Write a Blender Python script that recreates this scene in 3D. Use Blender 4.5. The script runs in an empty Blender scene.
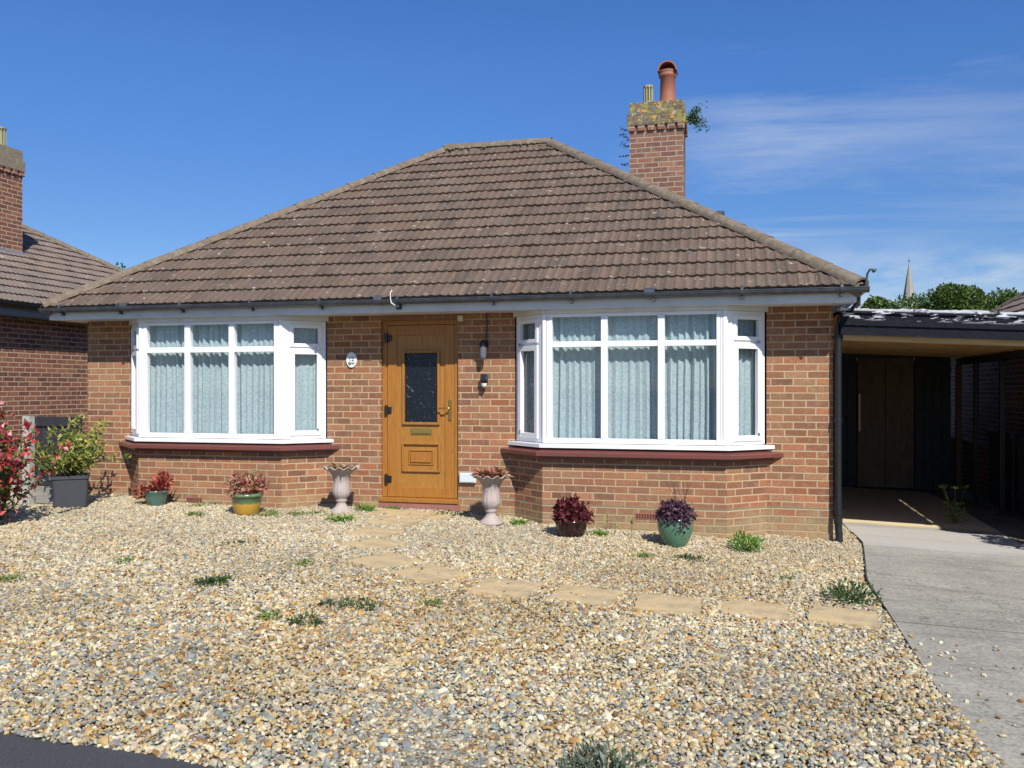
import bpy, math, random
import numpy as np
from mathutils import Vector, Matrix, noise as mnoise
R = math.radians
random.seed(7)
sc = bpy.context.scene
COL = sc.collection
# ------------------------------------------------------------------ helpers
def zg(x, y):
    x = max(-14.0, min(7.0, x)); y = max(-12.0, min(12.0, y))
    a = -.035*(x+3.6) if x > -3.6 else -.011*(x+3.6)
    return a + .016*min(y, 0) - (.012 if x > .95 and y > .5 else 0)

class MB:
    """collects faces, builds ONE mesh object"""
    def __init__(s): s.v = []; s.f = []; s.uv = []; s.c = []; s.sm = []
    def face(s, pts, uv=None, c=None, smooth=False):
        b = len(s.v); s.v.extend([tuple(p) for p in pts]); s.f.append(tuple(range(b, b+len(pts))))
        s.uv.append(uv); s.c.append(c); s.sm.append(smooth)
    def grid(s, rows, c=None, smooth=True, closed=False, uvs=None):
        b = len(s.v); m = len(rows[0])
        for r in rows: s.v.extend([tuple(p) for p in r])
        for i in range(len(rows)-1):
            for j in range(m if closed else m-1):
                k = (j+1) % m
                s.f.append((b+i*m+j, b+i*m+k, b+(i+1)*m+k, b+(i+1)*m+j))
                s.uv.append(None if uvs is None else [uvs[i][j], uvs[i][k], uvs[i+1][k], uvs[i+1][j]])
                s.c.append(c); s.sm.append(smooth)
    def box(s, x0, x1, y0, y1, z0, z1, c=None, M=None):
        P = [Vector(p) for p in ((x0,y0,z0),(x1,y0,z0),(x1,y1,z0),(x0,y1,z0),(x0,y0,z1),(x1,y0,z1),(x1,y1,z1),(x0,y1,z1))]
        if M is not None: P = [M @ p for p in P]
        b = len(s.v); s.v.extend([tuple(p) for p in P])
        for q in ((0,3,2,1),(4,5,6,7),(0,1,5,4),(1,2,6,5),(2,3,7,6),(3,0,4,7)):
            s.f.append(tuple(b+i for i in q)); s.uv.append(None); s.c.append(c); s.sm.append(False)
    def prism(s, poly, z0, z1, c=None):
        """poly: ccw list of (x,y); z0,z1 numbers or lists"""
        n = len(poly); z0 = z0 if hasattr(z0,'__len__') else [z0]*n; z1 = z1 if hasattr(z1,'__len__') else [z1]*n
        lo = [(p[0],p[1],z0[i]) for i,p in enumerate(poly)]; hi = [(p[0],p[1],z1[i]) for i,p in enumerate(poly)]
        s.face(hi, c=c); s.face(lo[::-1], c=c)
        for i in range(n):
            j = (i+1) % n; s.face([lo[i], lo[j], hi[j], hi[i]], c=c)
    def tube(s, pts, r, n=10, c=None, caps=True):
        pts = [Vector(p) for p in pts]; rr = r if hasattr(r,'__len__') else [r]*len(pts); rows = []
        for i,p in enumerate(pts):
            d = (pts[min(i+1,len(pts)-1)]-pts[max(i-1,0)]).normalized()
            a = d.cross(Vector((0,0,1))) if abs(d.z) < .9 else d.cross(Vector((0,1,0)))
            a.normalize(); b = a.cross(d)
            rows.append([p+(a*math.cos(2*math.pi*k/n)+b*math.sin(2*math.pi*k/n))*rr[i] for k in range(n)])
        s.grid(rows, c=c, closed=True)
        if caps: s.face(rows[0], c=c); s.face(rows[-1][::-1], c=c)
    def lathe(s, prof, n=32, cen=(0,0,0), mod=None, c=None):
        rows = []
        for (r, z) in prof:
            row = []
            for k in range(n):
                a = 2*math.pi*k/n; rr, zz = (r, z) if mod is None else mod(r, z, a)
                row.append((cen[0]+rr*math.cos(a), cen[1]+rr*math.sin(a), cen[2]+zz))
            rows.append(row)
        s.grid(rows, c=c, closed=True)
    def build(s, name, mat=None, parent=None, bevel=0, loc=None):
        me = bpy.data.meshes.new(name); me.from_pydata(s.v, [], s.f)
        ul = me.uv_layers.new(name='UVMap'); uv = np.zeros(len(me.loops)*2, dtype=np.float32); li = 0
        hasc = any(c is not None for c in s.c); cc = np.ones((len(me.loops), 4), dtype=np.float32)
        for fi, f in enumerate(s.f):
            u = s.uv[fi]
            if u is None:
                P = [Vector(s.v[i]) for i in f]; nn = Vector((0,0,0))
                for i in range(len(P)): nn += (P[i]-P[0]).cross(P[(i+1) % len(P)]-P[0])
                if nn.length > 0: nn.normalize()
                if abs(nn.z) > .75: u = [(p.x, p.y) for p in P]
                else:
                    t = Vector((0,0,1)).cross(nn)
                    t = t.normalized() if t.length > 1e-6 else Vector((1,0,0)); u = [(p.dot(t), p.z) for p in P]
            for k in range(len(f)):
                uv[2*(li+k)] = u[k][0]; uv[2*(li+k)+1] = u[k][1]
                if s.c[fi] is not None: cc[li+k,:3] = s.c[fi]
            li += len(f)
        ul.data.foreach_set('uv', uv)
        if hasc:
            ca = me.color_attributes.new('Col', 'FLOAT_COLOR', 'CORNER'); ca.data.foreach_set('color', cc.ravel())
        me.polygons.foreach_set('use_smooth', s.sm)
        if mat: me.materials.append(mat)
        me.update()
        o = bpy.data.objects.new(name, me); COL.objects.link(o)
        if parent is not None: o.parent = parent
        if loc is not None: o.location = loc
        if bevel:
            m = o.modifiers.new('bev', 'BEVEL'); m.width = bevel; m.segments = 2; m.limit_method = 'ANGLE'
        return o

def tag(o, label=None, cat=None, group=None, kind=None):
    if label: o['label'] = label
    if cat: o['category'] = cat
    if group: o['group'] = group
    if kind: o['kind'] = kind
    return o
def empty(name, label, cat, loc=(0,0,0), group=None):
    o = bpy.data.objects.new(name, None); COL.objects.link(o); o.location = loc; o.empty_display_size = .1
    return tag(o, label, cat, group)

# ------------------------------------------------------------------ node DSL
class NT:
    def __init__(s, mat):
        s.t = mat.node_tree; s.n = s.t.nodes; s.l = s.t.links
    def node(s, typ, ins=None, **kw):
        n = s.n.new(typ)
        for k, v in kw.items(): setattr(n, k, v)
        for k, v in (ins or {}).items(): s.set(n.inputs[k], v)
        return n
    def set(s, sock, v):
        if isinstance(v, bpy.types.NodeSocket): s.l.new(v, sock)
        elif isinstance(v, bpy.types.Node): s.l.new(v.outputs[0], sock)
        else:
            if hasattr(v, '__len__') and len(v) == 3 and sock.type == 'RGBA': v = (*v, 1)
            sock.default_value = v
    def m(s, op, a, b=0.0, c=0.0):
        n = s.n.new('ShaderNodeMath'); n.operation = op; s.set(n.inputs[0], a); s.set(n.inputs[1], b); s.set(n.inputs[2], c); return n.outputs[0]
    def mix(s, f, a, b, bt='MIX'):
        n = s.n.new('ShaderNodeMix'); n.data_type = 'RGBA'; n.blend_type = bt
        s.set(n.inputs[0], f); s.set(n.inputs[6], a); s.set(n.inputs[7], b); return n.outputs[2]
    def ramp(s, f, stops, interp='LINEAR'):
        n = s.n.new('ShaderNodeValToRGB'); n.color_ramp.interpolation = interp; e = n.color_ramp.elements
        while len(e) < len(stops): e.new(.5)
        for i,(p,c) in enumerate(stops):
            e[i].position = p; e[i].color = (*c, 1) if hasattr(c,'__len__') else (c,c,c,1)
        s.set(n.inputs[0], f); return n.outputs[0]
    def noise(s, vec, scale, detail=3, rough=.55, dist=0):
        n = s.node('ShaderNodeTexNoise', {'Scale': scale, 'Detail': detail, 'Roughness': rough, 'Distortion': dist})
        if vec is not None: s.set(n.inputs['Vector'], vec)
        return n.outputs['Fac']
    def mapv(s, vec, scale=(1,1,1), loc=(0,0,0), rot=(0,0,0)):
        return s.node('ShaderNodeMapping', {'Vector': vec, 'Scale': scale, 'Location': loc, 'Rotation': rot}).outputs[0]
    def obj(s): return s.node('ShaderNodeTexCoord').outputs['Object']
    def uvc(s): return s.node('ShaderNodeTexCoord').outputs['UV']
    def bump(s, h, strength=.5, dist=.01):
        return s.node('ShaderNodeBump', {'Height': h, 'Strength': strength, 'Distance': dist}).outputs[0]

def newmat(name):
    m = bpy.data.materials.new(name); m.use_nodes = True
    nt = NT(m); p = m.node_tree.nodes['Principled BSDF']; return m, nt, p

def mat_plain(name, col, rough=.5, var=.12, scale=8, bump=0, metal=0, dirt=None, dirt_amt=.5, dscale=3, spec=None):
    m, n, p = newmat(name); o = n.obj()
    f = n.noise(o, scale, 4)
    c = n.mix(f, tuple(x*(1-var) for x in col), tuple(min(1,x*(1+var)) for x in col))
    if dirt:
        d = n.ramp(n.noise(o, dscale, 6, .65), [(.45, 0.0), (.7, dirt_amt)]); c = n.mix(d, c, dirt)
    n.set(p.inputs['Base Color'], c); p.inputs['Roughness'].default_value = rough; p.inputs['Metallic'].default_value = metal
    if spec is not None: p.inputs['Specular IOR Level'].default_value = spec
    if bump: n.set(p.inputs['Normal'], n.bump(n.noise(o, scale*6, 4), bump, .01))
    return m

def mat_brick(name, cols, mortar, bw=.225, bh=.075, mo=.0065, dpc=None, stain=True, seed=0.0):
    m, n, p = newmat(name); uv = n.uvc()
    warp = n.noise(uv, 9, 2); warp2 = n.noise(n.mapv(uv, loc=(5,3,0)), 11, 2)
    s = n.node('ShaderNodeSeparateXYZ', {'Vector': uv})
    u = n.m('ADD', s.outputs[0], n.m('MULTIPLY', n.m('SUBTRACT', warp, .5), .012))
    v = n.m('ADD', s.outputs[1], n.m('MULTIPLY', n.m('SUBTRACT', warp2, .5), .008))
    row = n.m('FLOOR', n.m('DIVIDE', v, bh))
    off = n.m('MULTIPLY', n.m('FLOORED_MODULO', row, 2.0), bw*.5)
    jit = n.node('ShaderNodeTexWhiteNoise', {'W': row}, noise_dimensions='1D').outputs[0]
    uu = n.m('DIVIDE', n.m('ADD', n.m('ADD', u, off), n.m('MULTIPLY', jit, .035)), bw)
    colid = n.m('FLOOR', uu)
    fu = n.m('MULTIPLY', n.m('FRACT', uu), bw); fv = n.m('MULTIPLY', n.m('FRACT', n.m('DIVIDE', v, bh)), bh)
    du = n.m('MINIMUM', fu, n.m('SUBTRACT', bw, fu)); dv = n.m('MINIMUM', fv, n.m('SUBTRACT', bh, fv))
    d = n.m('MINIMUM', du, dv)
    edge = n.noise(uv, 90, 3)
    dd = n.m('ADD', d, n.m('MULTIPLY', n.m('SUBTRACT', edge, .5), .006))
    mask = n.ramp(n.m('MULTIPLY', dd, 50.0), [((mo-.0015)*50, 0.0), ((mo+.002)*50, 1.0)])   # 1 = brick
    idv = n.node('ShaderNodeCombineXYZ', {'X': colid, 'Y': row, 'Z': seed}).outputs[0]
    wn = n.node('ShaderNodeTexWhiteNoise', {'Vector': idv}, noise_dimensions='3D')
    k = len(cols); bc = n.ramp(wn.outputs[0], [(i/k, cc) for i, cc in enumerate(cols)], 'CONSTANT')
    bri = n.node('ShaderNodeTexWhiteNoise', {'Vector': n.mapv(idv, loc=(17,3,9))}, noise_dimensions='3D').outputs[0]
    bc = n.node('ShaderNodeHueSaturation', {'Color': bc, 'Value': n.m('MULTIPLY_ADD', bri, .5, .76)}).outputs[0]
    fine = n.noise(uv, 60, 5, .7)
    bc = n.mix(n.m('MULTIPLY', n.ramp(fine, [(.35,0.0),(.65,1.0)]), .75), bc, tuple(x*.58 for x in cols[0]))
    mid = n.noise(uv, 14, 4)
    bc = n.mix(n.ramp(mid, [(.5,0.0),(.8,.5)]), bc, tuple(min(1,x*.45+mortar[i]*.55) for i,x in enumerate(cols[1])))
    mc = n.mix(n.noise(uv, 5, 4), tuple(x*.75 for x in mortar), tuple(min(1,x*1.2) for x in mortar))
    c = n.mix(mask, mc, bc)
    if dpc is not None:
        wob = n.m('ADD', s.outputs[1], n.m('MULTIPLY', n.m('SUBTRACT', n.noise(uv, 4, 3), .5), .01))
        dm = n.ramp(n.m('MULTIPLY', n.m('ABSOLUTE', n.m('SUBTRACT', wob, dpc)), 50.0), [(.30, 1.0), (.62, 0.0)])
        c = n.mix(n.m('MULTIPLY', dm, .85), c, (.20,.19,.13))
    if stain:
        lo = n.ramp(n.m('ADD', s.outputs[1], n.m('MULTIPLY', n.m('SUBTRACT', n.noise(uv, 3.1, 4, .6), .5), .7)), [(0.0, .8), (.18, 0.0)])
        c = n.mix(n.m('MULTIPLY', lo, n.ramp(n.noise(uv, 12, 5, .7),[(.35,.2),(.6,1.0)])), c, (.34,.28,.15))
        big = n.ramp(n.noise(uv, .9, 4, .6), [(.45, 0.0), (.75, .28)]); c = n.mix(big, c, (.36,.23,.13))
    n.set(p.inputs['Base Color'], c); p.inputs['Roughness'].default_value = .9; p.inputs['Specular IOR Level'].default_value = .25
    h = n.m('ADD', n.m('MULTIPLY', mask, 1.0), n.m('MULTIPLY', fine, .35))
    n.set(p.inputs['Normal'], n.bump(h, .55, .006))
    return m

def mat_tile(name, base=(.132,.096,.073), lichen=1.0):
    """uv in metres: u along the eave, v up the slope; one tile = .2 x .2965"""
    m, n, p = newmat(name); uv = n.uvc(); s = n.node('ShaderNodeSeparateXYZ', {'Vector': uv})
    tu = n.m('FLOOR', n.m('DIVIDE', s.outputs[0], .2)); tv = n.m('FLOOR', n.m('DIVIDE', s.outputs[1], .2965))
    idv = n.node('ShaderNodeCombineXYZ', {'X': tu, 'Y': tv}).outputs[0]
    wn = n.node('ShaderNodeTexWhiteNoise', {'Vector': idv}, noise_dimensions='3D').outputs[0]
    c = n.ramp(wn, [(0, tuple(x*.8 for x in base)), (.35, base), (.7, (base[0]*1.12, base[1]*1.03, base[2]*.98)), (1, (base[0]*1.25, base[1]*1.22, base[2]*1.15))])
    fu = n.m('FRACT', n.m('DIVIDE', s.outputs[0], .1))
    groove = n.ramp(n.m('ABSOLUTE', n.m('SUBTRACT', fu, .5)), [(.40, 0.0), (.5, .45)]); c = n.mix(groove, c, tuple(x*.5 for x in base))
    streak = n.noise(n.mapv(uv, scale=(30, 2.2, 1)), 1.0, 5, .65); c = n.mix(n.ramp(streak, [(.4,0.0),(.75,.55)]), c, tuple(x*.5 for x in base))
    med = n.noise(uv, 2.2, 5, .65); c = n.mix(n.ramp(med, [(.48,0.0),(.75,.5)]), c, (.19,.145,.11))
    gr = n.noise(uv, 75, 4, .7); c = n.mix(n.ramp(gr, [(.5,0.0),(.8,.5)]), c, (.26,.225,.19))
    lm = n.noise(n.mapv(uv, scale=(.8,1.3,1)), 8, 3, .5)
    l2 = n.noise(n.mapv(uv, loc=(9,4,0)), 28, 4, .6)
    lic = n.m('MULTIPLY', n.ramp(lm, [(.64,0.0),(.68,.9)]), n.ramp(l2, [(.50,0.0),(.60,1.0)]))
    c = n.mix(n.m('MULTIPLY', lic, .85*lichen), c, (.60,.57,.50))
    li2 = n.ramp(n.noise(uv, 45, 2, .5), [(.66,0.0),(.70,.6*lichen)]); c = n.mix(li2, c, (.46,.43,.36))
    moss = n.ramp(n.noise(n.mapv(uv, loc=(3,8,0)), 4, 5, .7), [(.62,0.0),(.75,.45)]); c = n.mix(moss, c, (.13,.12,.06))
    n.set(p.inputs['Base Color'], c); p.inputs['Roughness'].default_value = .9; p.inputs['Specular IOR Level'].default_value = .2
    n.set(p.inputs['Normal'], n.bump(n.m('ADD', gr, n.m('MULTIPLY', streak, .6)), .5, .006))
    return m

def mat_vcol(name, rough=.6, trans=0.0, bump=0, spec=.3, nscale=60, nvar=.25):
    m, n, p = newmat(name); a = n.node('ShaderNodeAttribute', attribute_name='Col').outputs['Color']
    f = n.noise(n.obj(), nscale, 3)
    c = n.mix(n.m('MULTIPLY', f, 1.0), n.mix(1.0, a, (1-nvar,)*3, 'MULTIPLY'), n.mix(1.0, a, (1+nvar,)*3, 'MULTIPLY'))
    n.set(p.inputs['Base Color'], c); p.inputs['Roughness'].default_value = rough; p.inputs['Specular IOR Level'].default_value = spec
    if trans:
        t = n.node('ShaderNodeBsdfTranslucent', {'Color': c}); mx = n.node('ShaderNodeMixShader', {0: trans, 1: p.outputs[0], 2: t.outputs[0]})
        n.l.new(mx.outputs[0], n.n['Material Output'].inputs[0])
    if bump: n.set(p.inputs['Normal'], n.bump(f, bump, .003))
    return m

def mat_wood(name, c1, c2, scale=(1,1,1), rough=.5, gs=18):
    m, n, p = newmat(name); o = n.mapv(n.obj(), scale=scale)
    f = n.noise(o, gs, 5, .6, 1.2); c = n.mix(n.ramp(f, [(.3,0.0),(.7,1.0)]), c1, c2)
    n.set(p.inputs['Base Color'], c); p.inputs['Roughness'].default_value = rough
    n.set(p.inputs['Normal'], n.bump(f, .15, .004)); return m

# ------------------------------------------------------------------ materials
HB = [(.32,.14,.075),(.37,.17,.088),(.26,.115,.07),(.39,.17,.088),(.20,.098,.07),(.34,.17,.098),(.36,.14,.07),(.29,.14,.082),(.33,.18,.098)]
M_brick = mat_brick('house_brick', HB, (.46,.345,.205), dpc=None)
M_brick_dpc = mat_brick('house_brick_low_course', HB, (.46,.345,.205), dpc=.165, seed=2.0)
M_chim = mat_brick('chimney_brick', [(.25,.12,.08),(.31,.15,.09),(.20,.10,.075),(.28,.14,.09)], (.36,.31,.25), stain=False, seed=4.0)
M_nbrick = mat_brick('neighbour_brick', [(.22,.09,.065),(.28,.12,.075),(.17,.075,.065),(.31,.14,.085),(.20,.085,.07)], (.48,.36,.24), stain=False, seed=6.0)
M_tile = mat_tile('concrete_tile'); M_ntile = mat_tile('neighbour_tile', (.185,.15,.128), .8)
M_ridge = mat_plain('ridge_tile', (.155,.115,.08), .9, .3, 10, .6, dirt=(.25,.225,.165), dirt_amt=.8, dscale=14)
M_upvc = mat_plain('white_plastic', (.80,.81,.83), .25, .02, 3)
M_fascia = mat_plain('white_fascia', (.66,.67,.68), .4, .05, 2, dirt=(.42,.42,.36), dirt_amt=.35, dscale=5)
M_gutter = mat_plain('grey_gutter', (.048,.055,.07), .35, .15, 6, dirt=(.16,.16,.15), dirt_amt=.4, dscale=9)
M_black = mat_plain('black_paint', (.014,.014,.016), .4, .3, 12)
M_sill = mat_plain('glazed_sill', (.17,.055,.045), .3, .18, 12, dirt=(.10,.05,.045), dirt_amt=.5, dscale=6)
M_lead = mat_plain('lead', (.22,.24,.27), .5, .15, 8)
M_terra = mat_plain('terracotta', (.30,.105,.06), .7, .12, 8, .2, dirt=(.2,.1,.08), dirt_amt=.5, dscale=7)
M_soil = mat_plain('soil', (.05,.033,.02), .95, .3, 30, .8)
M_stone = mat_plain('cast_stone', (.43,.36,.33), .85, .12, 14, .4, dirt=(.27,.22,.20), dirt_amt=.6, dscale=9)
M_slab = mat_plain('sand_paving', (.52,.39,.205), .9, .15, 9, .4, dirt=(.28,.235,.15), dirt_amt=.8, dscale=6)
M_oak = mat_wood('golden_oak', (.27,.105,.016), (.42,.18,.030), (14,14,.8), .4, 6)
M_oak_d = mat_wood('golden_oak_leaf', (.28,.118,.020), (.42,.20,.040), (14,14,.8), .4, 6)
M_joist = mat_wood('pale_joist', (.42,.25,.10), (.60,.39,.17), (.7,8,8), .7, 5)
M_brownwood = mat_wood('brown_door', (.13,.07,.035), (.22,.125,.06), (3,3,.8), .6, 4)
M_greywood = mat_wood('weathered_wood', (.20,.19,.16), (.33,.31,.27), (.8,8,8), .85, 5)
M_slate = mat_wood('slate_paint', (.020,.020,.022), (.036,.036,.040), (8,8,.8), .6, 5)
M_brass = mat_plain('brass', (.62,.42,.16), .25, .1, 10, metal=1)
M_gold = mat_plain('dull_gold', (.22,.17,.05), .4, .1, 10, metal=.3)
M_cream = mat_plain('cream_plastic', (.62,.58,.42), .5, .05)
M_chrome = mat_plain('steel', (.6,.6,.6), .25, .1, metal=1)
M_leaf = mat_vcol('leaf', .5, .3, spec=.35, nscale=25)
M_bark = mat_plain('bark', (.10,.075,.05), .9, .3, 20, .5)
M_stem = mat_plain('green_stem', (.12,.16,.04), .7, .2, 20)

def mat_glaze(name, col, rough=.15, lower=None, zsplit=0):
    m, n, p = newmat(name); o = n.obj(); c = n.mix(n.noise(o, 14, 4), tuple(x*.7 for x in col), tuple(min(1,x*1.25) for x in col))
    if lower:
        z = n.node('ShaderNodeSeparateXYZ', {'Vector': o}).outputs[2]
        f = n.ramp(n.m('ADD', z, n.m('MULTIPLY', n.noise(o, 22, 3), .05)), [(zsplit, 1.0), (zsplit+.015, 0.0)])
        c = n.mix(f, c, n.mix(n.noise(o, 18, 3), tuple(x*.85 for x in lower), lower))
    c = n.mix(n.ramp(n.noise(o, 35, 4, .7), [(.6,0.0),(.75,.5)]), c, (.42,.38,.28))
    n.set(p.inputs['Base Color'], c); p.inputs['Roughness'].default_value = rough; return m
M_gpot = mat_glaze('green_glaze', (.09,.20,.125)); M_tealpot = mat_glaze('teal_glaze', (.08,.15,.12))
M_ypot = mat_glaze('yellow_glaze', (.13,.20,.10), .2, (.52,.30,.045), .15)
M_dpot = mat_glaze('dark_glaze', (.03,.012,.012)); M_planter = mat_plain('charcoal_planter', (.045,.047,.056), .6, .15, 20, .3)

# glass
M_glass, n_, p_ = newmat('window_glass')
fr = n_.node('ShaderNodeFresnel', {'IOR': 1.5}); gl = n_.node('ShaderNodeBsdfGlossy', {'Color': (1,1,1,1), 'Roughness': .02})
tr = n_.node('ShaderNodeBsdfTransparent', {'Color': (.90,.945,.955,1)})
n_.set(gl.inputs['Normal'], n_.bump(n_.noise(n_.obj(), 1.2, 1), .03, .05))
bf_ = n_.node('ShaderNodeNewGeometry').outputs['Backfacing']; n_.set(fr.inputs['IOR'], n_.m('MULTIPLY_ADD', bf_, 1/1.5-1.5, 1.5))
mx = n_.node('ShaderNodeMixShader', {0: n_.m('MULTIPLY', fr.outputs[0], 1.3), 1: tr.outputs[0], 2: gl.outputs[0]})
n_.l.new(mx.outputs[0], n_.n['Material Output'].inputs[0])
# textured dark door glass
M_dglass, n_, p_ = newmat('patterned_glass'); o_ = n_.obj()
vor = n_.node('ShaderNodeTexVoronoi', {'Vector': n_.mapv(o_, scale=(1,1,.6)), 'Scale': 34.0}, feature='DISTANCE_TO_EDGE').outputs[0]
n_.set(p_.inputs['Base Color'], n_.mix(n_.ramp(n_.noise(n_.mapv(o_, scale=(1,1,.7)), 11, 6, .75, 3.0), [(.60,0.0),(.66,1.0)]), (.010,.013,.018), (.16,.18,.20)))
p_.inputs['Roughness'].default_value = .08
n_.set(p_.inputs['Normal'], n_.bump(n_.m('ADD', vor, n_.noise(o_, 30, 3, .6, 3.0)), .5, .01))
# net curtain
M_net, n_, p_ = newmat('net_curtain'); u_ = n_.uvc(); o_ = n_.obj()
lace = n_.node('ShaderNodeTexVoronoi', {'Vector': n_.mapv(u_, scale=(1,.8,1)), 'Scale': 62.0}, feature='SMOOTH_F1').outputs[0]
c_ = n_.mix(n_.ramp(n_.m('ADD', lace, n_.m('MULTIPLY', n_.noise(u_, 40, 3), .5)), [(.45,0.0),(.95,1.0)]), (.58,.66,.67), (.43,.515,.54))
n_.set(p_.inputs['Base Color'], c_); p_.inputs['Roughness'].default_value = .9; p_.inputs['Specular IOR Level'].default_value = 0
t_ = n_.node('ShaderNodeBsdfTranslucent', {'Color': c_}); mx = n_.node('ShaderNodeMixShader', {0: .25, 1: p_.outputs[0], 2: t_.outputs[0]})
n_.l.new(mx.outputs[0], n_.n['Material Output'].inputs[0])

# ------------------------------------------------------------------ camera, light, world
cam = bpy.data.cameras.new('camera'); co = bpy.data.objects.new('camera', cam); COL.objects.link(co); sc.camera = co
TH = math.atan(.257); cam.sensor_width = 36; cam.lens = 887/1024*36; cam.clip_end = 3000; cam.shift_y = 4/1024
co.location = (0, -9.6, 1.40); co.rotation_euler = (R(90), 0, TH)
SD = Vector((.65, -1, 1.12)).normalized()
sun = bpy.data.lights.new('sun', 'SUN'); so = bpy.data.objects.new('sun', sun); COL.objects.link(so)
sun.energy = 5.0; sun.angle = R(.53); sun.color = (1, .955, .88)
so.rotation_euler = (-SD).to_track_quat('-Z', 'Y').to_euler(); so.location = (8, -12, 14)
W = bpy.data.worlds.new('World'); sc.world = W; W.use_nodes = True; wn = NT(W)
sky = wn.node('ShaderNodeTexSky'); sky.sky_type = 'NISHITA'; sky.sun_disc = False
sky.sun_elevation = math.asin(SD.z); sky.sun_rotation = math.atan2(SD.x, SD.y)
sky.air_density = 1.0; sky.dust_density = .1; sky.ozone_density = 3.5; sky.altitude = 1500
gen = wn.node('ShaderNodeTexCoord').outputs['Generated']; sp = wn.node('ShaderNodeSeparateXYZ', {'Vector': gen})
zz = wn.m('MAXIMUM', sp.outputs[2], .0)
hs = wn.node('ShaderNodeHueSaturation', {'Color': sky.outputs[0], 'Hue': .510, 'Saturation': 1.24, 'Value': 1.70}).outputs[0]
hs = wn.mix(1.0, hs, wn.ramp(zz, [(.0,.62),(.16,.74),(.34,1.0)]), 'MULTIPLY')
# thin cirrus: planar projection so that it flattens towards the horizon
den = wn.m('ADD', zz, .12)
cx = wn.m('DIVIDE', sp.outputs[0], den); cy = wn.m('DIVIDE', sp.outputs[1], den)
cv = wn.node('ShaderNodeCombineXYZ', {'X': cx, 'Y': cy}).outputs[0]
n1 = wn.noise(wn.mapv(cv, scale=(.55, 1.5, 1), rot=(0,0,R(-12)), loc=(2.3,.9,0)), 1.0, 7, .62, .5)
n2 = wn.noise(wn.mapv(cv, scale=(.35,.45,1), loc=(1.2,4.1,0)), 1.0, 3, .5)
right = wn.ramp(wn.m('ADD', sp.outputs[0], wn.m('MULTIPLY', n2, .25)), [(-.08, 0.0), (.16, 1.0)])
cl = wn.m('MULTIPLY', wn.m('MULTIPLY', wn.ramp(n1, [(.47,0.0),(.70,1.0)]), wn.ramp(n2, [(.40,0.04),(.60,1.0)])), right)
hz = wn.m('MULTIPLY', wn.m('MULTIPLY', wn.ramp(wn.noise(wn.mapv(cv, scale=(1.3,.9,1), loc=(7,2,0)), 1.3, 5, .6), [(.40,0.0),(.58,1.0)]), wn.ramp(zz, [(.11,1.0),(.165,0.0)])), wn.ramp(sp.outputs[0], [(-.02,0.0),(.10,1.0)]))
cl = wn.m('MAXIMUM', wn.m('MULTIPLY', cl, .62), wn.m('MULTIPLY', hz, .62))
cc = wn.mix(cl, hs, (7.5,8.3,9.4))
bg = W.node_tree.nodes['Background']; wn.l.new(cc, bg.inputs[0]); bg.inputs[1].default_value = .075
sc.view_settings.view_transform = 'Standard'; sc.view_settings.look = 'None'; sc.view_settings.gamma = 1; sc.view_settings.exposure = .22
sc.render.engine = 'CYCLES'; sc.render.resolution_x = 1024; sc.render.resolution_y = 768
sc.cycles.transparent_max_bounces = 12

# ------------------------------------------------------------------ ground, road, drive
def strip_grid(xs, ys, dz):
    mb = MB(); mb.grid([[(x, y, zg(x,y)+dz) for x in xs] for y in ys], smooth=False); return mb
def lin(a, b, n): return [a+(b-a)*i/n for i in range(n+1)]
m_, n, p = newmat('rough_ground'); o = n.obj()
f = n.noise(o, .6, 6, .65); c = n.mix(n.ramp(f, [(.4,0.0),(.65,1.0)]), (.075,.105,.032), (.14,.115,.06)); c = n.mix(n.noise(o, 30, 4), c, (.10,.12,.05))
n.set(p.inputs['Base Color'], c); p.inputs['Roughness'].default_value = .95; n.set(p.inputs['Normal'], n.bump(n.noise(o, 25, 5), .8, .03)); M_ground = m_
xs = [-1500,-300,-60,-20,-14]+lin(-12,6,36)+[7,9,20,60,300,1500]; ys = [-600,-100,-30,-12]+lin(-11,11,22)+[12,30,100,400,2500]
tag(strip_grid(xs, ys, -.03).build('ground', M_ground), kind='structure')
m_, n, p = newmat('gravel_bed'); o = n.obj()
v = n.node('ShaderNodeTexVoronoi', {'Vector': o, 'Scale': 45.0}); c = n.ramp(n.node('ShaderNodeSeparateXYZ', {'Vector': v.outputs['Color']}).outputs[0],
   [(0,(.12,.09,.05)),(.3,(.22,.17,.10)),(.6,(.30,.24,.15)),(.85,(.25,.26,.27))])
n.set(p.inputs['Base Color'], c); p.inputs['Roughness'].default_value = .95; n.set(p.inputs['Normal'], n.bump(n.m('SUBTRACT', 1.0, v.outputs[0]), 1, .02)); M_bed = m_
def drive_left(y):
    pts = [(-6.37,1.04),(-3.6,1.03),(-1.76,1.02),(-.4,1.17),(-.1,1.20),(1.3,1.15),(5,1.10)]
    if y <= pts[0][0]: return pts[0][1]
    for (a,xa),(b,xb) in zip(pts, pts[1:]):
        if y <= b: return xa+(xb-xa)*(y-a)/(b-a)
    return pts[-1][1]
mb = MB(); ys = lin(-6.37, 2.0, 42)
mb.grid([[(x, y, zg(x,y)-.004) for x in lin(-10.2, drive_left(y), 40)] for y in ys], smooth=False)
tag(mb.build('gravel_bed', M_bed), kind='structure')
m_, n, p = newmat('asphalt'); o = n.obj()
f = n.noise(o, 160, 4, .7); c = n.ramp(f, [(.3,(.030,.031,.034)),(.6,(.055,.056,.06)),(.72,(.16,.16,.155))]); c = n.mix(n.ramp(n.noise(o, 1.3, 5),[(.4,0.0),(.7,.4)]), c, (.075,.075,.075))
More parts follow.
